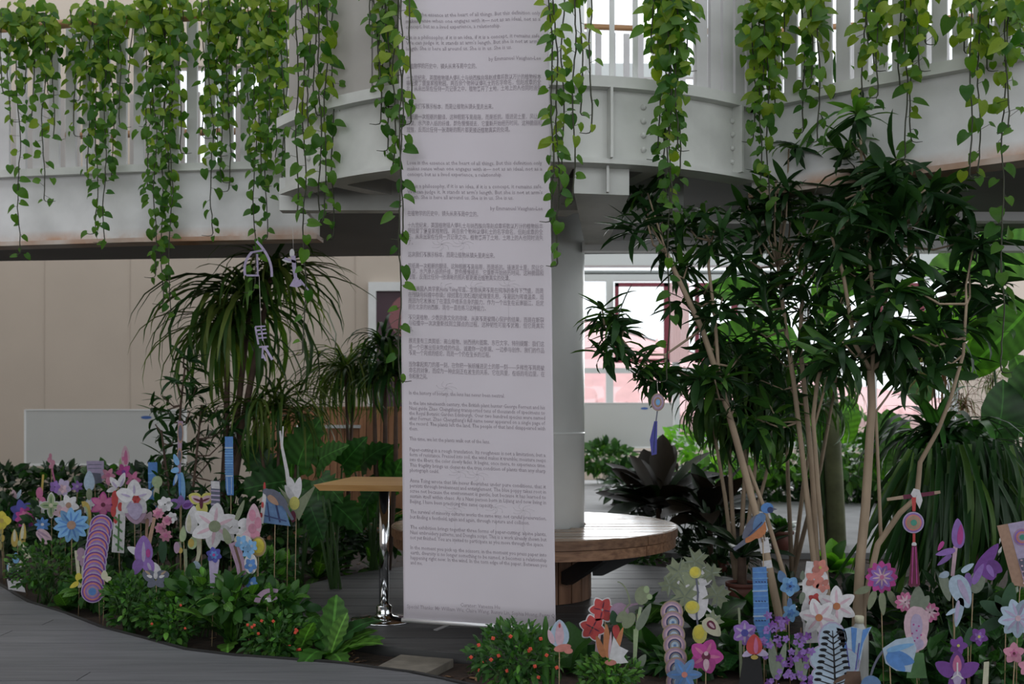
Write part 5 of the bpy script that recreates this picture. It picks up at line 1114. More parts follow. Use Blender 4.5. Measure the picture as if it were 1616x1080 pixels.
cutout('paper_orchid', 'large violet paper orchid with white tips in the left bed front', 'paper flower', 227, 878, 5.5, [('stem', 'tan', [line([(6, -14), (14, -52)], 6, 4)]), ('side_petals', 'white', [petal(-2, -2, 22, 10, PI+.5), petal(8, 8, 24, 12, .9)]), ('petals', 'violet', [petal(0, 14, 42, 24, -PI/2), petal(2, 2, 24, 16, 1.2), petal(-4, 2, 24, 14, 1.9)]), ('veins', 'lilac', [petal(0, 10, 30, 5, -PI/2), petal(5, 8, 14, 4, 1.2)]), ('throat', 'magenta', [ell(6, -4, 3, 6)])])
cutout('paper_forsythia', 'yellow paper forsythia sprig with mauve top near the front edge', 'paper flower', 126, 895, 5.75, [('stems', 'cream', [line([(-5, -22), (0, 28)], 5), line([(6, -20), (4, 26)], 5)]), ('florets', 'mauve', [ell(2, -20, 6, 6), ell(6, -6, 6, 6), ell(0, -12, 4, 4)]), ('florets', 'yellow', [petal(0, 20, 16, 7, .4), petal(0, 20, 16, 7, 2.6), ell(-1, 14, 5, 6), ell(8, 24, 5, 4)])])
cutout('paper_iris', 'blue and white paper iris on a black stem with a white base, far left', 'paper flower', 23, 905, 6.35, [('base', 'white', [[(-10, 8), (10, 8), (15, 26), (-8, 22)]]), ('petals', 'sky', [petal(2, -12, 16, 9, -PI/2), petal(-4, 2, 16, 7, -PI/2-.3)]), ('petals', 'white', [petal(-5, 2, 16, 6, -1.7), petal(5, 2, 20, 6, -1.4)]), ('stem', 'black', [line([(-5, -8), (-6, 10)], 4), line([(2, -12), (2, 10)], 5), line([(7, -6), (6, 10)], 3)])])
cutout('paper_tulip', 'pair of yellow paper tulip spikes at the far left', 'paper flower', 28, 852, 6.6, [('petals', 'gold', [petal(-4, 12, 26, 9, -PI/2), petal(5, 12, 34, 9, -PI/2+.1)]), ('highlights', 'cream', [petal(-4, 4, 18, 4, -PI/2), petal(5, 2, 24, 4, -PI/2+.1)])])
cutout('paper_orchid', 'cream and green paper orchid spray above the front edge at the left', 'paper flower', 40, 872, 6.4, [('stem', 'green', [line([(-8, -10), (-2, 10), (0, 40)], 3)]), ('florets', 'cream', rose(5, 7, 4, 0, -4, -6) + rose(5, 6, 4, .4, 4, 4) + rose(5, 6, 4, .2, -2, 14)), ('florets', 'pgreen', [ell(-8, -12, 3, 4), ell(6, -4, 3, 3)])])
cutout('paper_sprig', 'yellow paper sprig cut off by the left edge below the pansy', 'paper flower', 2, 852, 6.9, [('florets', 'gold', [ell(0, -12, 4, 5), ell(2, -2, 4, 5), ell(-2, 8, 4, 6)]), ('stem', 'sage', [line([(0, -14), (0, 14)], 1.5)])])
cutout('paper_moth', 'black and white paper moth in front of the broad fern', 'paper moth', 246, 913, 5.2, [('wings', 'slate', [petal(0, 0, 20, 16, -.35), petal(0, 0, 20, 16, PI+.35), petal(0, 2, 15, 11, .7), petal(0, 2, 15, 11, PI-.7)]), ('wing_marks', 'white', [petal(0, 0, 13, 4, -.3, r0=.4), petal(0, 0, 13, 4, PI+.3, r0=.4), ell(0, -4, 3, 5)]), ('wing_marks', 'sand', [petal(0, 0, 18, 3, -.6, r0=.5), petal(0, 0, 18, 3, PI+.6, r0=.5)])])
cutout('paper_glove_flower', 'small cream paper blossom at the foot of the rainbow disc chain', 'paper flower', 165, 912, 5.35, [('petals', 'cream', [petal(0, 4, 14, 9, -PI/2), petal(0, 4, 10, 8, -.4)])])
cutout('paper_strip', 'mauve beaded paper strip high above the blue iris cutout', 'paper strip', 284, 700, 5.9, [('strip', 'mauve', [line([(1, -30), (0, 0), (-1, 40)], 8, 5)]), ('ovals', 'tan', [ell(1, -14, 4.5, 14), ell(0, 16, 4, 10)]), ('ovals', 'slate', [ell(1, -14, 3, 11), ell(0, 16, 2.5, 7)])], base=(0, 10))
cutout('paper_iris', 'narrow blue paper iris hanging below the mauve beaded strip', 'paper flower', 284, 748, 5.85, [('petals', 'sky', [petal(-2, -10, 18, 8, -PI/2-.4), petal(0, -6, 14, 8, PI-.2), petal(2, -6, 46, 8, PI/2-.1)]), ('petals', 'blue', [petal(-2, -2, 20, 6, PI/2+.4), petal(0, -4, 36, 4, PI/2)]), ('petals', 'pale', [petal(-4, 0, 14, 4, PI/2+.2)])])
cutout('paper_strip', 'tall blue patterned paper strip on its own bamboo stick', 'paper strip', 362, 735, 5.6, [('strip', 'blue', [[(-6, -39), (5, -39), (6, 40), (-3, 40), (-5, 30)]]), ('bands', 'sky', [[(-6, -24+k*3.4), (5, -24+k*3.4), (5, -22.6+k*3.4), (-6, -22.6+k*3.4)] for k in range(11)]), ('bands', 'pale', [[(-6, -25), (5, -25), (5, -23), (-6, -23)], [(-5, 13), (5, 13), (5, 15), (-5, 15)], line([(-3, 16), (-2, 38)], .8), line([(3, 16), (3, 38)], .8)])], base=(2, 36), yaw=0)
cutout('paper_butterfly', 'violet paper butterfly petals above the white calla', 'paper flower', 286, 796, 5.8, [('petals', 'violet', [petal(0, 4, 18, 14, -2.6), petal(0, 4, 20, 12, -.4), petal(0, 2, 14, 10, -1.6)]), ('petals', 'purple', [petal(2, 3, 13, 6, -.3)])])
cutout('paper_moth', 'yellow and purple paper moth on a stick above the star flower', 'paper moth', 318, 792, 5.7, [('wings', 'lemon', [petal(0, 0, 19, 16, -.5), petal(0, 0, 19, 16, PI+.5), petal(0, 2, 15, 10, 1.1), petal(0, 2, 15, 10, PI-1.1)]), ('wing_marks', 'palepink', [petal(0, 0, 15, 9, -.5), petal(0, 0, 15, 9, PI+.5)]), ('wing_marks', 'plum', [petal(0, 0, 12, 3, -.4), petal(0, 0, 12, 3, PI+.4), ell(0, 2, 2.5, 8)])])
cutout('paper_strip', 'grey blue paper strip with a white top behind the star flower', 'paper strip', 340, 785, 5.65, [('strip', 'slate', [[(-6, -22), (6, -22), (6, 26), (-5, 26)]]), ('bands', 'lilac', [[(-6, -16+k*6), (6, -15+k*6), (6, -13+k*6), (-6, -14+k*6)] for k in range(6)]), ('strip_top', 'white', [[(-6, -22), (-5, -12), (6, -11), (5, -21)]])])
cutout('paper_calla', 'white paper calla lily with a long curving stalk', 'paper flower', 302, 828, 5.4, [('stalk', 'cream', [line(curve(0, -10, 22, 34, 2, 60), 9, 4)]), ('spathe', 'white', [petal(-2, 16, 42, 18, -PI/2+.15), petal(0, -12, 16, 9, -.3)]), ('throat', 'cream', [petal(-3, 12, 26, 7, -PI/2)]), ('tip', 'pale', [petal(2, 50, 16, 9, .6)])], base=(4, 50))
cutout('paper_tulip', 'green and yellow paper buds beside the white calla', 'paper flower', 290, 855, 5.3, [('leaf', 'greyg', [petal(0, 0, 22, 8, -PI/2), petal(-6, 14, 14, 7, -PI/2)]), ('buds', 'pgreen', [petal(-2, 2, 22, 9, -1.5), petal(10, 12, 20, 12, -1.4)]), ('buds', 'gold', [ell(10, 2, 4, 6), ell(-4, 12, 3, 4)]), ('buds', 'mauve', [ell(-9, 8, 4, 8)]), ('stem', 'sage', [line([(2, 10), (4, 40)], 5, 3)])])
flower('paper_star_flower', 'large white six petalled paper star flower with grey green centre', 339, 831, 5.25, 6, 32, 21, 'white', 'sage', 8, ph=-1.45, vein='palepink')
cutout('paper_gentian', 'indigo paper blossom with a pale lilac stem in the left bed front', 'paper flower', 338, 876, 5.0, [('stem', 'lilac', [line([(-3, 4), (-2, 44)], 9, 6), line([(5, 6), (2, 30)], 5)]), ('petals', 'indigo', rose(6, 11, 9, .3)), ('petals', 'blue', rose(6, 6, 4, 0)), ('flower_center', 'magenta', [ell(0, 0, 2, 2)])])
cutout('paper_lily', 'white paper lilies above the blue larkspur cutout', 'paper flower', 378, 838, 5.15, [('leaf', 'sage', [petal(-6, -10, 34, 7, -1.2), petal(-12, 20, 26, 10, -1.9)]), ('petals', 'white', rose(5, 15, 11, .2, 0, -4) + [petal(8, -6, 20, 12, -.9)]), ('petals', 'cream', [petal(0, 4, 16, 8, 1.9), petal(4, 12, 20, 8, -.3)]), ('edge', 'sand', [petal(4, 12, 17, 3, -.3)])])
cutout('paper_larkspur', 'blue paper larkspur with grey leafy stem, tallest in the left front', 'paper flower', 384, 880, 5.0, [('stem', 'mauve', [line([(-14, -20), (-4, 10), (2, 44)], 18, 12)]), ('stem_veins', 'brown', [line([(-13, -16), (-4, 10), (1, 40)], 4, 3)]), ('paper_edge', 'white', [ell(2, -22, 12, 8), ell(12, 8, 10, 14)]), ('florets', 'sky', rose(5, 11, 8, .2, -2, -20) + rose(5, 9, 7, .5, 14, -16) + rose(5, 10, 7, 0, 8, -8)), ('florets', 'blue', rose(5, 10, 8, .3, 12, 10) + rose(5, 10, 8, .2, 14, 34) + rose(5, 8, 6, 0, 4, 30)), ('flower_center', 'pale', [ell(-2, -20, 2, 2), ell(14, -16, 2, 2), ell(12, 10, 3, 2), ell(14, 34, 2, 2)])], base=(4, 40))
cutout('paper_orchid', 'pink ruffled paper orchid above the yellow oval', 'paper flower', 403, 830, 5.1, [('petals', 'palepink', [petal(-2, 20, 50, 22, -PI/2), petal(0, 8, 20, 12, 2.8)]), ('ruffles', 'pink', [ell(-4, -14, 5, 8), ell(4, -4, 5, 8), ell(-4, 4, 6, 7), ell(0, 12, 7, 6)])])
cutout('paper_fig', 'yellow oval paper fruit slice with a brown rim', 'paper fruit', 408, 863, 5.05, [('rim', 'sand', [ell(0, 0, 11, 14), ell(-8, 4, 6, 8)]), ('rim_edge', 'gold', [ell(0, 0, 9.5, 12.5)]), ('flesh', 'yellow', [ell(0, -1, 8, 10)])])
cutout('paper_bird', 'blue grey paper bird with orange breast on a dark blue cloth print', 'paper bird', 432, 793, 5.2, [('cloth', 'steel', [[(-14, -8), (10, -16), (26, 38), (-18, 32)]]), ('cloth_marks', 'navy', [line([(-10, 0), (-6, 30)], 2), line([(2, -4), (10, 32)], 3), line([(-16, 20), (20, 30)], 2)]), ('strip', 'white', [[(-16, -20), (-10, -20), (-16, 34), (-22, 32)]]), ('strip_marks', 'red', [ell(-14, -24, 2, 8), ell(-17, 4, 2, 5), ell(-19, 20, 2, 4)]), ('body', 'slate', [petal(-14, -20, 44, 19, .62), ell(-11, -17, 6, 5, .3)]), ('tail', 'slate', [line([(14, 0), (30, 28)], 7, 4)]), ('breast', 'tan', [petal(-10, -12, 24, 10, .75)]), ('beak', 'sand', [[(-18, -20), (-24, -18), (-17, -17)]])], base=(2, 30), yaw=.1)
cutout('paper_strip', 'thin white paper tendril rising highest behind the paper bird', 'paper strip', 448, 720, 5.4, [('strip', 'white', [line([(-5, -34), (-2, -10), (4, 20), (8, 52)], 2.5, 6), line([(-1, -40), (-2, -10)], 1.6)])], base=(6, 44))
cutout('paper_lily', 'white and green winged paper lily with a red throat right of the bird', 'paper flower', 465, 785, 5.3, [('wings', 'sage', [[(-22, -14), (2, 6), (30, -18), (6, 32), (-6, 14)]]), ('petals', 'white', [petal(0, 6, 34, 12, -1.75), petal(0, 6, 34, 12, -1.35), petal(0, 6, 26, 9, -2.1)]), ('throat', 'lemon', [ell(0, 8, 7, 9)]), ('stem', 'plum', [ell(-2, 26, 4, 8)])], base=(2, 26))
cutout('paper_leaf_curl', 'small mauve curled paper petal low beside the deck', 'paper flower', 422, 941, 4.9, [('petals', 'mauve', [line(curve(-14, 8, -8, -12, 14, -6), 8, 5), petal(0, 0, 14, 8, .3)]), ('petals', 'white', [petal(-4, 4, 12, 6, .2)])])
cutout('paper_daisies', 'small pale mauve paper blossoms left of the violet orchid', 'paper flower', 222, 812, 6.0, [('petals', 'palepink', rose(5, 12, 9, .2, -2, -6) + rose(5, 11, 8, .2, 10, 6)), ('petals', 'mauve', rose(5, 7, 5, 0, -2, -6)), ('stem', 'tan', [line([(10, 6), (8, 40)], 5, 3)])])
# ---- right bed
d0 = 3.95
cutout('paper_tulip', 'pale pink and blue paper tulip bud beside the banner foot', 'paper flower', 883, 1004, 3.8, [('petals', 'pale', [petal(0, 18, 40, 26, -PI/2)]), ('petals', 'palepink', [petal(0, 16, 36, 12, -PI/2), petal(-8, 12, 22, 8, -1.9)]), ('base', 'coral', [ell(4, 16, 12, 5, -.2), ell(12, 20, 6, 4)]), ('tip', 'red', [ell(0, -14, 1.5, 3)])], yaw=0)
cutout('paper_poppy', 'red paper poppies with a grey curled bud before the deck', 'paper flower', 955, 972, 4.0, [('stem', 'palepink', [line([(-8, 14), (-12, 60)], 7, 5), line([(0, 20), (0, 58)], 5, 4)]), ('paper_edge', 'white', rose(6, 19, 15, .3, -17, 16) + rose(6, 19, 15, 0, -4, -8)), ('petals', 'red', rose(6, 17, 13, .3, -17, 16) + rose(6, 17, 13, 0, -4, -8) + [petal(14, 10, 22, 10, 1.5)]), ('folds', 'plum', rose(4, 11, 2, .5, -17, 16, r0=.2) + rose(4, 12, 2, .2, -4, -8, r0=.2)), ('bud', 'mauve', [ell(19, -6, 13, 12), line(curve(26, -10, 34, -16, 44, -16), 5, 2)]), ('bud_mark', 'dgreen', [petal(14, 14, 22, 12, -PI/2-.2)])], yaw=0)
cutout('paper_orchid', 'orange and white winged paper orchid under the red poppies', 'paper flower', 968, 1020, 3.85, [('petals', 'orange', [petal(-8, 20, 50, 10, -1.6), petal(-2, 20, 48, 8, -1.25), petal(-12, 18, 34, 9, -1.9)]), ('petals', 'palepink', [petal(-6, 20, 40, 4, -1.5)]), ('wings', 'white', [[(-6, 18), (0, -14), (8, 0), (20, 6), (14, 14), (20, 22), (6, 24)]]), ('base', 'coral', [ell(-4, 22, 8, 4)])], yaw=0)
cutout('paper_pea', 'green paper pea shoot with a curling tendril, tallest before the deck', 'paper plant', 1006, 970, 3.95, [('tendril', 'sage', [line(curve(-10, -14, -14, -42, -27, -44), 2.5, 1.5), line(curve(-10, -14, -20, -8, -20, 6), 2.5, 2)]), ('stem', 'pgreen', [line([(-2, 20), (-5, 90)], 7, 3), line([(4, -10), (-2, 24)], 4)]), ('leaf', 'greyg', [petal(-2, 24, 44, 12, -1.1), petal(-2, 74, 24, 12, -1.0), petal(-4, 70, 20, 8, 1.9)]), ('pods', 'sage', [ell(6, -26, 10, 13, .2), petal(-14, -4, 20, 12, 2.4), ell(-12, 8, 8, 12, .6)]), ('bud', 'pgreen', [ell(12, -34, 4, 5), ell(16, -24, 4, 4)])], yaw=0)
cutout('paper_fruit_branch', 'grey green paper leaf branch hung with yellow fruit and a cut fig', 'paper plant', 1092, 935, 4.05, [
 ('paper_edge', 'white', [ell(-6, -18, 20, 12), ell(6, 10, 16, 28), ell(14, -22, 14, 14), line([(18, 20), (38, 38)], 3), line([(-30, 24), (-40, 34)], 3)]),
 ('leaf', 'sage', [q for cx, cy, r in ((-18, -28, 24), (4, -42, 22), (-30, -10, 18), (-10, 6, 24), (34, 4, 22), (-2, -20, 20), (26, -26, 18), (28, 40, 18)) for q in [maple(cx, cy, r, .3+cx)]]),
 ('leaf_veins', 'greyg', [q for cx, cy, r in ((-18, -28, 20), (4, -42, 18), (-30, -10, 15), (-10, 6, 20), (34, 4, 18), (26, -26, 14), (28, 40, 14)) for q in rose(5, r, 2, .3+cx, cx, cy)]),
 ('stem', 'slate', [line([(4, -30), (8, 0), (6, 30), (10, 70)], 2.5)]),
 ('fruit', 'lemon', [ell(4, -27, 8, 8), ell(0, 20, 10, 9), ell(10, 56, 10, 13)]), ('fruit', 'yellow', [ell(3, -28, 6, 6), ell(-1, 18, 7, 6), ell(9, 54, 7, 9)]),
 ('fig_slice', 'cream', [petal(14, 34, 34, 20, .8)]), ('fig_flesh', 'plum', [petal(20, 38, 16, 10, .8)]), ('fig_flesh', 'palepink', [petal(22, 40, 11, 4, .8)])], yaw=0, base=(10, 66))
it = []
for k in range(7):
    cx, cy = -2+k*1.0, -46+k*17.5-(2 if k % 2 else 0)
    it += [('disc', 'sand', [ell(cx, cy, 18, 18, n=26)]), ('ring', 'mauve', [ell(cx, cy, 16, 16, n=24)]), ('ring', 'palepink', [ell(cx, cy, 13, 13, n=22)]), ('ring', 'navy', [ell(cx, cy, 10.5, 10.5, n=20)]), ('ring', 'grey', [ell(cx, cy, 8.5, 8.5, n=18)]), ('core', 'pale', [ell(cx, cy, 6, 6, n=14)]), ('core', 'steel', [ell(cx, cy, 2.5, 2.5, n=8)])]
cutout('paper_disc_chain', 'column of overlapping grey brown paper discs with blue cores', 'paper garland', 1062, 1012, 3.9, it, yaw=0)
flower('paper_orchid', 'magenta paper moth orchid right of the grey disc chain', 1114, 1036, 3.8, 5, 24, 21, 'magenta', 'plum', 6, ph=-1.2, vein='rose', extra=(('lip', 'palepink', [petal(0, 2, 18, 8, PI/2), ell(0, -4, 3, 3)]),), yaw=0)
flower('paper_flower', 'flat blue paper flower low at the foot of the grey disc chain', 1080, 1065, 3.75, 6, 24, 13, 'steel', 'coral', 4, ph=0, vein='blue', yaw=0)
flower('paper_anemone', 'violet paper anemone with a dark centre', 1175, 999, 3.9, 6, 17, 15, 'violet', 'indigo', 5, vein='lilac', extra=(('stem', 'sage', [line([(-6, 10), (-5, 60)], 4, 4), line([(-8, -34), (-7, -12)], 3)]),), yaw=0)
cutout('paper_tulip', 'crimson paper tulip bud on a black paper ground', 'paper flower', 1190, 1022, 3.8, [('ground', 'black', [[(-15, 14), (8, 10), (14, 60), (-22, 60)]]), ('side_petals', 'lilac', [petal(0, 4, 20, 10, .3), petal(0, 4, 18, 9, 2.7)]), ('petals', 'red', [petal(0, 12, 30, 22, -PI/2)]), ('petals', 'rose', [petal(2, 10, 24, 6, -PI/2)]), ('sepal', 'gold', [ell(0, 13, 5, 3)])], yaw=0)
for lab, x, y, ww, hh, n in (('dense violet paper floret spray below the blue strip', 1225, 1030, 22, 52, 34), ('looser violet paper floret spray right of the first', 1264, 1040, 18, 42, 22)):
    fl = []; gr = []; 
    for k in range(n):
        a_, b_ = RND.uniform(-ww, ww), RND.uniform(-hh, hh); a_ *= 1-.4*abs(b_)/hh; (fl if k % 3 else gr).extend(rose(5, RND.uniform(4, 6.5), 4, k, a_, b_))
    cutout('paper_lavender', lab, 'paper flower', x, y, 3.85, [('stem', 'brown', [line([(0, -hh), (0, hh)], 2)]), ('leaf', 'greyg', [petal(0, hh*.8, hh*1.2, ww*.6, -1.7), petal(0, hh*.8, hh*1.1, ww*.5, -1.35)]), ('florets', 'purple', gr), ('florets', 'violet', fl)], yaw=0)
cutout('paper_strip', 'broad blue stitched paper strip leaning against the first trunk', 'paper strip', 1201, 960, 4.15, [('strip', 'steel', [[(-12, -55), (7, -56), (14, 50), (4, 54), (-10, 20)]]), ('strip', 'blue', [[(-11, -54), (7, -55), (12, 46), (3, 50), (-9, 18)]]), ('bands', 'pale', [[(-12, -24), (8, -24.5), (8, -22.5), (-12, -22)], [(-11, 10), (11, 9.5), (11, 11.5), (-11, 12)]]), ('bands', 'sky', [line([(-11, -48+k*8), (9, -48.6+k*8)], .9) for k in range(12)]), ('stitches', 'navy', [line([(-8+j*4, -36+k*26), (-6+j*4, -35+k*26)], 1.6) for j in range(4) for k in range(3)])], yaw=0, base=(4, 44))
cutout('paper_bird', 'blue paper bird with an orange breast perched on the leaning pole', 'paper bird', 1192, 832, 4.35, [
 ('tail', 'slate', [line([(-10, 18), (-34, 36)], 9, 5)]), ('belly', 'orange', [petal(16, -14, 50, 20, 2.25), ell(4, 4, 13, 15, .5)]), ('wing', 'slate', [petal(12, -22, 52, 19, 2.25)]), ('back', 'steel', [petal(14, -24, 34, 16, 2.1)]), ('head', 'blue', [ell(18, -30, 10, 8.5, -.2)]), ('face', 'navy', [ell(23, -27, 5, 5)]), ('beak', 'slate', [[(27, -31), (34, -28), (27, -26)]]), ('wing_bar', 'navy', [line([(10, -8), (-12, 14)], 2, 1)]), ('leg', 'brown', [line([(8, 16), (10, 24)], 1.5), line([(12, 12), (14, 22)], 1.5)])], base=(12, 18), yaw=0)
cutout('paper_tape', 'white paper tape wrapped round the leaning pole under the paper bird', 'paper tape', 1204, 872, 4.36, [('wrap', 'white', [[(-8, -22), (8, -24), (12, 0), (-3, 2)], [(-2, 14), (13, 12), (15, 24), (0, 26)]])], stick=False, yaw=0)
cutout('paper_poppy', 'bright blue paper poppies between trunks and coral flowers', 'paper flower', 1244, 930, 4.2, [('leaf', 'steel', [petal(-6, -8, 18, 12, -1.9), petal(2, 10, 24, 7, 1.6)]), ('petals', 'sky', rose(5, 14, 13, .3, 2, -4)), ('petals', 'sky', rose(5, 13, 9, .1, 3, 32)), ('petals', 'blue', rose(5, 7, 4, 0, 2, -4) + rose(5, 6, 4, 0, 3, 32)), ('flower_center', 'navy', [ell(2, -4, 2, 2)])], yaw=0)
cutout('paper_quince', 'coral and red paper blossoms on a white cut branch', 'paper flower', 1282, 945, 4.15, [('paper_edge', 'white', [line([(-2, -50), (-6, -10), (-2, 60)], 12, 20), ell(4, -20, 18, 26), ell(0, 20, 16, 22)]), ('leaf', 'greyg', [petal(-12, -10, 18, 8, 1.8), petal(-10, 20, 20, 9, 1.2), petal(-14, -24, 14, 7, -1.5), petal(-6, 40, 16, 8, 1.5)]), ('petals', 'coral', rose(5, 12, 10, .2, 10, -42) + rose(5, 13, 10, 0, 2, -26) + rose(5, 10, 8, .4, 14, -18)), ('petals', 'red', rose(5, 10, 8, 0, 3, 2)), ('flower_center', 'lemon', [ell(3, 2, 2, 2), ell(10, -42, 2, 2)])], yaw=0)
flower('paper_lily', 'white paper lily with an orange throat, lower left of the pair', 1292, 975, 4.05, 6, 27, 17, 'white', 'orange', 5, ph=.2, vein='palepink', yaw=0)
flower('paper_lily', 'white paper lily with an orange throat, upper right of the pair', 1320, 957, 4.08, 6, 28, 17, 'white', 'orange', 5, ph=.5, vein='palepink', yaw=0)
cutout('paper_tree', 'black tree silhouette printed on a cloud shaped pale paper', 'paper plant', 1318, 1035, 3.85, [('paper_edge', 'lilac', [ell(-4, -22, 20, 24), ell(-12, 4, 24, 20), ell(8, 8, 26, 20), ell(-6, 30, 28, 22)]), ('cloud', 'pale', [ell(-4, -22, 18, 22), ell(-12, 4, 22, 18), ell(8, 8, 24, 18), ell(-6, 30, 26, 20)]), ('twigs', 'black', [line([(-4, -34), (-2, 0), (0, 50)], 1.2, 3)] + [line([(-3+k*.1, -24+k*8), (-3+s_*(10+k*1.6), -32+k*8)], 2.2, 1) for k in range(9) for s_ in (-1, 1)] + [ell(-3+s_*(9+k*1.5), -32+k*8, 5, 2.2) for k in range(9) for s_ in (-1, 1)])], yaw=0)
cutout('paper_gentian', 'blue and white striped paper trumpet gentian', 'paper flower', 1345, 1022, 3.85, [('trumpet', 'pale', [[(-26, -28), (-14, -24), (0, -28), (14, -24), (26, -28), (16, -8), (8, 34), (-6, 34), (-14, -4)]]), ('stripes', 'blue', [[(-22, -27), (-12, -24), (-7, 4), (-4, 30)], [(-2, -27), (6, -26), (4, 0), (1, 32)], [(14, -24), (24, -27), (14, -6), (6, 28)]]), ('stripes', 'indigo', [line([(-9, -6), (-4, 30)], 1.5), line([(9, -6), (4, 30)], 1.5)]), ('calyx', 'brown', [[(-8, 32), (10, 32), (14, 60), (-14, 60)], petal(-6, 36, 24, 6, 2.6)])], yaw=0)
cutout('paper_bellflower', 'nodding blue paper bellflower on an arched stem', 'paper flower', 1404, 1040, 3.8, [('stem', 'slate', [line(curve(-28, 36, -24, 4, -6, -14), 3)]), ('bell', 'pale', [[(-10, -14), (8, -26), (30, -30), (36, -14), (28, 18), (8, 16), (-6, 6)]]), ('petals', 'blue', [petal(-8, -6, 42, 20, .25), petal(-6, -8, 36, 16, .75)]), ('petals', 'sky', [petal(-8, -10, 42, 8, -.25)]), ('bud', 'steel', [ell(-26, 36, 14, 14)])], yaw=0)
cutout('paper_dahlia', 'round violet paper rhododendron head with sage leaves', 'paper flower', 1391, 911, 4.2, [('leaf', 'sage', [petal(-8, 16, 30, 10, 1.9), petal(0, 18, 34, 10, 1.5), petal(8, 16, 30, 10, 1.1), petal(-14, 14, 24, 10, 2.8)]), ('petals', 'magenta', rose(12, 22, 13, 0)), ('petals', 'violet', rose(9, 17, 9, .2)), ('petals', 'palepink', rose(9, 13, 2.5, .2)), ('flower_center', 'rose', [ell(0, 0, 3, 3)])], yaw=0, base=(0, 30))
cutout('paper_clover', 'pair of pink round paper flower heads behind a grey green leaf', 'paper flower', 1448, 955, 4.15, [('heads', 'rose', rose(10, 14, 9, 0, -17, -4) + rose(10, 14, 9, .2, 16, 10)), ('florets', 'palepink', rose(8, 10, 3, .3, -17, -4) + rose(8, 10, 3, .1, 16, 10)), ('leaf', 'greyg', [petal(0, 20, 46, 22, -PI/2), petal(4, 4, 20, 12, -1)])], yaw=0)
cutout('paper_foxglove', 'speckled lilac pink paper foxglove bell with a green base', 'paper flower', 1446, 1000, 3.95, [('bell', 'palepink', [petal(0, -38, 64, 34, PI/2, r0=.02), ell(0, 10, 15, 14)]), ('shade', 'lilac', [petal(0, -30, 44, 16, PI/2), ell(0, 14, 10, 8)]), ('speckles', 'magenta', [ell(x, y, 1.3, 1.3, n=6) for x, y in ((-4, -12), (3, -10), (0, -4), (-6, 0), (6, 2), (1, 6), (-3, 10))]), ('base', 'green', [[(-10, 26), (9, 26), (14, 60), (-14, 60)]])], yaw=0)
cutout('hanging_mandala', 'round paper mandala with green centre and long dark red tassel', 'tassel', 1441, 825, 4.1, [('disc', 'lilac', [ell(0, 0, 17, 17, n=28)]), ('ring', 'violet', [ell(0, 0, 15, 15, n=26)]), ('ring', 'coral', [ell(0, 0, 13, 13, n=24)]), ('ring', 'sand', [ell(0, 0, 10.5, 10.5, n=22)]), ('ring', 'tan', [ell(0, 0, 8, 8, n=20)]), ('core', 'teal', [ell(0, 0, 5, 5)]), ('upper_knot', 'red', [line([(0, -40), (0, -18)], 7, 5)]), ('lower_cord', 'red', [line([(0, 17), (0, 32)], 4)]), ('bead', 'white', [ell(0, 34, 4, 3.5)]), ('tassel', 'plum', [[(-4, 36), (4, 36), (9, 98), (4, 101), (0, 99), (-5, 102), (-9, 98)]]), ('tassel_strands', 'magenta', [line([(-2, 38), (-4, 96)], 1.5), line([(2, 38), (4, 96)], 1.5)])], stick=False, yaw=0, hang=(-36, 1447, 782))
cutout('tied_bundle', 'red wrapped twig tied crosswise to the slanting cane with white paper', 'bundle', 1446, 785, 4.12, [('wrap', 'plum', [line([(-18, 0), (28, -6)], 6, 5)]), ('ends', 'sand', [line([(-40, 3), (-18, 0)], 4, 5), line([(24, -6), (32, -7)], 4)]), ('paper_tie', 'white', [[(-4, -12), (4, -10), (8, 4), (4, 16), (-2, 4), (-8, -4)]])], stick=False, yaw=0)
cutout('hanging_mandala', 'round beaded paper mandala with blue core and dark blue tassel', 'tassel', 1038, 635, 4.4, [('disc', 'sand', [ell(0, 0, 11, 14, n=26)]), ('ring', 'mauve', [ell(0, 0, 9.5, 12.5, n=24)]), ('ring', 'lilac', [ell(0, 0, 7.5, 10, n=22)]), ('ring', 'tan', [ell(0, 0, 6, 8, n=20)]), ('core', 'sky', [ell(0, 0, 3.5, 5)]), ('cord', 'slate', [line([(-1, 14), (-3, 30)], 2)]), ('tassel', 'indigo', [[(-6, 30), (-1, 30), (-2, 82), (-10, 84), (-13, 60)]]), ('tassel_strands', 'navy', [line([(-4, 32), (-7, 80)], 1.5)])], stick=False, yaw=0, hang=(-13, 1037, 600))
cutout('paper_orchid', 'magenta drooping paper orchid on a pale stalk before the weeping grass', 'paper flower', 1503, 858, 4.3, [('stem', 'palepink', [line([(4, 4), (0, 44)], 6, 5)]), ('petals', 'violet', [petal(8, 10, 44, 18, -1.6), petal(6, 8, 30, 9, 2.9), petal(0, 14, 26, 7, 2.5)]), ('petals', 'magenta', [petal(9, 4, 30, 8, -1.5), petal(-12, -4, 16, 6, 2.1)])], yaw=0, base=(0, 44))
cutout('paper_bellflower', 'pale blue paper bells hanging one below the other', 'paper flower', 1508, 930, 4.1, [('leaf', 'greyg', [petal(-20, -26, 44, 14, 1.3)]), ('petals', 'pale', [petal(-4, -22, 52, 28, 1.15), petal(6, -22, 22, 8, -.6), petal(-8, -22, 16, 9, 2.8), petal(8, 8, 44, 12, 1.75), petal(2, 26, 18, 6, 2.6)]), ('shade', 'lilac', [petal(2, -16, 40, 9, 1.15), petal(4, 12, 34, 5, 1.7)])], yaw=0, base=(0, 30))
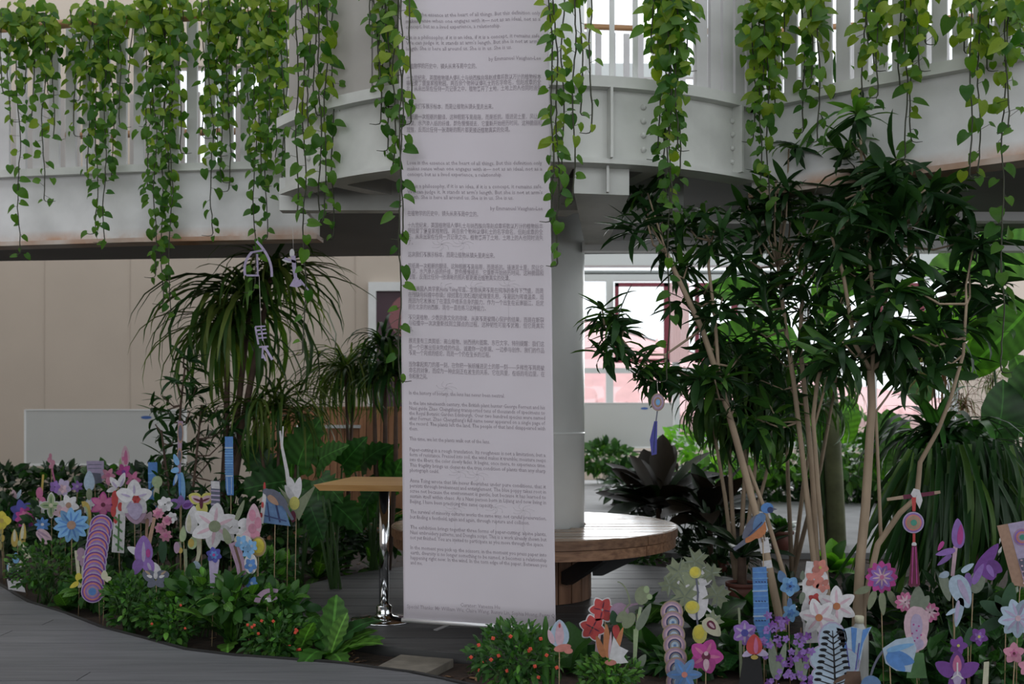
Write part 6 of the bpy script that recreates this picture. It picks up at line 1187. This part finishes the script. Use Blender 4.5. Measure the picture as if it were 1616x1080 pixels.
cutout('paper_iris', 'tall purple paper iris before the weeping grass palm', 'paper flower', 1552, 890, 4.15, [('leaf', 'greyg', [petal(-16, 42, 40, 22, -1.2)]), ('petals', 'purple', [petal(-14, 20, 58, 18, -.95), petal(2, -4, 28, 24, 1.2), petal(2, -2, 26, 18, .5)]), ('petals', 'violet', [petal(-16, 30, 34, 10, -1.1), petal(4, 0, 20, 8, 1.1), petal(-22, 10, 26, 10, 1.5)])], yaw=0, base=(-14, 40))
cutout('paper_violet', 'small purple paper violets on a stick below the pale bells', 'paper flower', 1528, 1012, 4.0, [('leaf', 'dgreen', [petal(-2, 10, 30, 12, -1.4)]), ('petals', 'purple', rose(5, 13, 10, .3, 14, -6) + rose(5, 13, 10, 0, -14, 6)), ('petals', 'violet', rose(5, 7, 4, 0, 14, -6)), ('flower_center', 'lemon', [ell(14, -6, 2, 2), ell(-14, 6, 2, 2)])], yaw=0)
cutout('paper_orchid', 'deep purple and white paper orchid at the bottom edge', 'paper flower', 1510, 1062, 3.8, [('petals', 'purple', [petal(0, 4, 34, 20, -2.6), petal(0, 4, 34, 20, -.5), petal(0, 0, 30, 20, -PI/2), petal(0, 0, 34, 24, PI/2)]), ('petals', 'rose', [petal(0, 2, 26, 12, -PI/2)]), ('lip', 'lilac', [petal(0, -4, 24, 12, PI/2)]), ('veins', 'white', [line([(-8, 8), (0, 2), (8, 8)], 2), line([(0, -14), (0, 4)], 2)])], yaw=0)
flower('paper_peony', 'large white blue paper peony with dark leaves at the right edge', 1606, 976, 4.05, 9, 27, 17, 'pale', 'palepink', 4, ph=.2, vein='lilac', extra=(), yaw=0)
cutout('paper_leaf', 'cluster of dark blue green paper leaves behind the white blue peony', 'paper leaf', 1588, 958, 4.12, [('leaf', 'dgreen', [petal(0, 10, 40, 18, -2.7), petal(0, 10, 44, 20, -1.4), petal(-4, 16, 40, 16, 2.7), petal(0, 10, 30, 14, -2.1)])], yaw=0)
cutout('paper_flower', 'two small pink paper blossoms at the lower right corner', 'paper flower', 1602, 1036, 3.85, [('petals', 'pink', rose(5, 15, 12, -PI/2, -2, -4) + rose(5, 13, 10, -PI/2, 16, 14)), ('petals', 'rose', rose(5, 6, 4, -PI/2, -2, -4)), ('flower_center', 'plum', [ell(-2, -4, 2, 2)])], yaw=0)
# card with mandala and printed lines at the right edge
cutout('mandala_card', 'sloping pink cream card printed with a round mandala and dark lines', 'paper card', 1604, 884, 4.3, [('card', 'tan', [[(-31, -54), (45, -68), (60, 50), (-6, 40)]]), ('page', 'lilac', [[(-14, -57), (45, -68), (60, 50), (14, 44)]]), ('ring', 'mauve', [ell(8, -36, 14, 14, n=24)]), ('ring', 'violet', [ell(8, -36, 12, 12, n=22)]), ('ring', 'coral', [ell(8, -36, 9.5, 9.5, n=20)]), ('ring', 'mauve', [ell(8, -36, 7, 7, n=18)]), ('core', 'teal', [ell(8, -36, 4.5, 4.5)]), ('panel', 'slate', [[(2, -2), (50, -10), (56, 44), (16, 40)]]), ('printed_marks', 'palepink', [ell(6+k*6+j, 0+j*9-k*.9, 2.0, 1.4, n=6) for k in range(6) for j in range(5)])], yaw=0, base=(6, 40))
cutout('bamboo_tag', 'pale bamboo stake standing low near the right corner', 'stake', 1556, 1064, 3.85, [('stake', 'cream', [[(-3, -16), (4, -17), (2, 30), (-6, 30)]])], yaw=0)
c = P(1356, 985, 4.0); t = thing('plastic_bottle', 'plastic bottle with cream cap standing behind the blue paper gentian', 'bottle', (c.x, c.y, -.05))
MB().lathe((c.x, c.y), [(.034, -.05), (.036, -.03), (.036, c.z-.035), (.016, c.z+.002), (.015, c.z+.006)], 20).build('body', mat('cloudy_plastic', (.30, .31, .30), .25), t)
MB().lathe((c.x, c.y), [(.018, c.z+.004), (.018, c.z+.030), (.016, c.z+.032)], 20).build('cap', CL['cream'], t)
# lavender paper glyphs hanging before the tall palm
GG = 'lavender paper glyphs hanging in a string'
cutout('paper_glyph', 'lavender arch shaped paper glyph hanging above the tall palm', 'paper glyph', 407, 413, 5.0, [('strokes', 'lilac', [line(curve(-2, -32, 24, -6, 22, 24), 4), line(curve(-10, -14, -24, 0, -20, 22), 4), line([(-12, -14), (10, -18)], 3), line([(-1, -12), (0, 22)], 3), line([(-18, 22), (2, 22)], 3)])], stick=False, group=GG, yaw=0, hang=(-32, 404, 352))
cutout('paper_glyph', 'lavender comb shaped paper glyph in front of the palm blades', 'paper glyph', 412, 530, 5.0, [('strokes', 'lilac', [line([(-9, -14), (-4, 14)], 3), line([(-9, -14), (7, -15)], 2.5), line([(-8, -8), (8, -10)], 2.5), line([(-7, -2), (9, -4)], 2.5), line([(-6, 4), (9, 3)], 2.5), line([(0, -15), (3, 8)], 2)])], stick=False, group=GG, yaw=0, hang=(-14, 409, 435))
cutout('paper_glyph', 'lavender leaping figure paper glyph, lowest of the string', 'paper glyph', 418, 560, 5.0, [('strokes', 'lilac', [line([(-9, -12), (6, -13)], 3), line([(-3, -12), (-4, 6)], 3), line([(0, -12), (12, 8)], 4), line([(-3, 0), (2, 10)], 3)])], stick=False, group=GG, yaw=0, hang=(-13, 412, 522))
cutout('paper_glyph', 'white and lavender dancing figure paper glyph right of the arch glyph', 'paper glyph', 463, 428, 4.9, [('head', 'white', [ell(-2, -28, 4, 7), petal(0, -16, 18, 7, PI+.1)]), ('strokes', 'lilac', [line([(0, -24), (2, 0), (4, 12)], 7, 5), [(-6, 24), (4, 6), (14, 22), (6, 26)], line([(10, 14), (24, 30)], 4, 2), line([(-14, -20), (4, -14)], 4)])], stick=False, group=GG, yaw=0, hang=(-34, 462, 360))
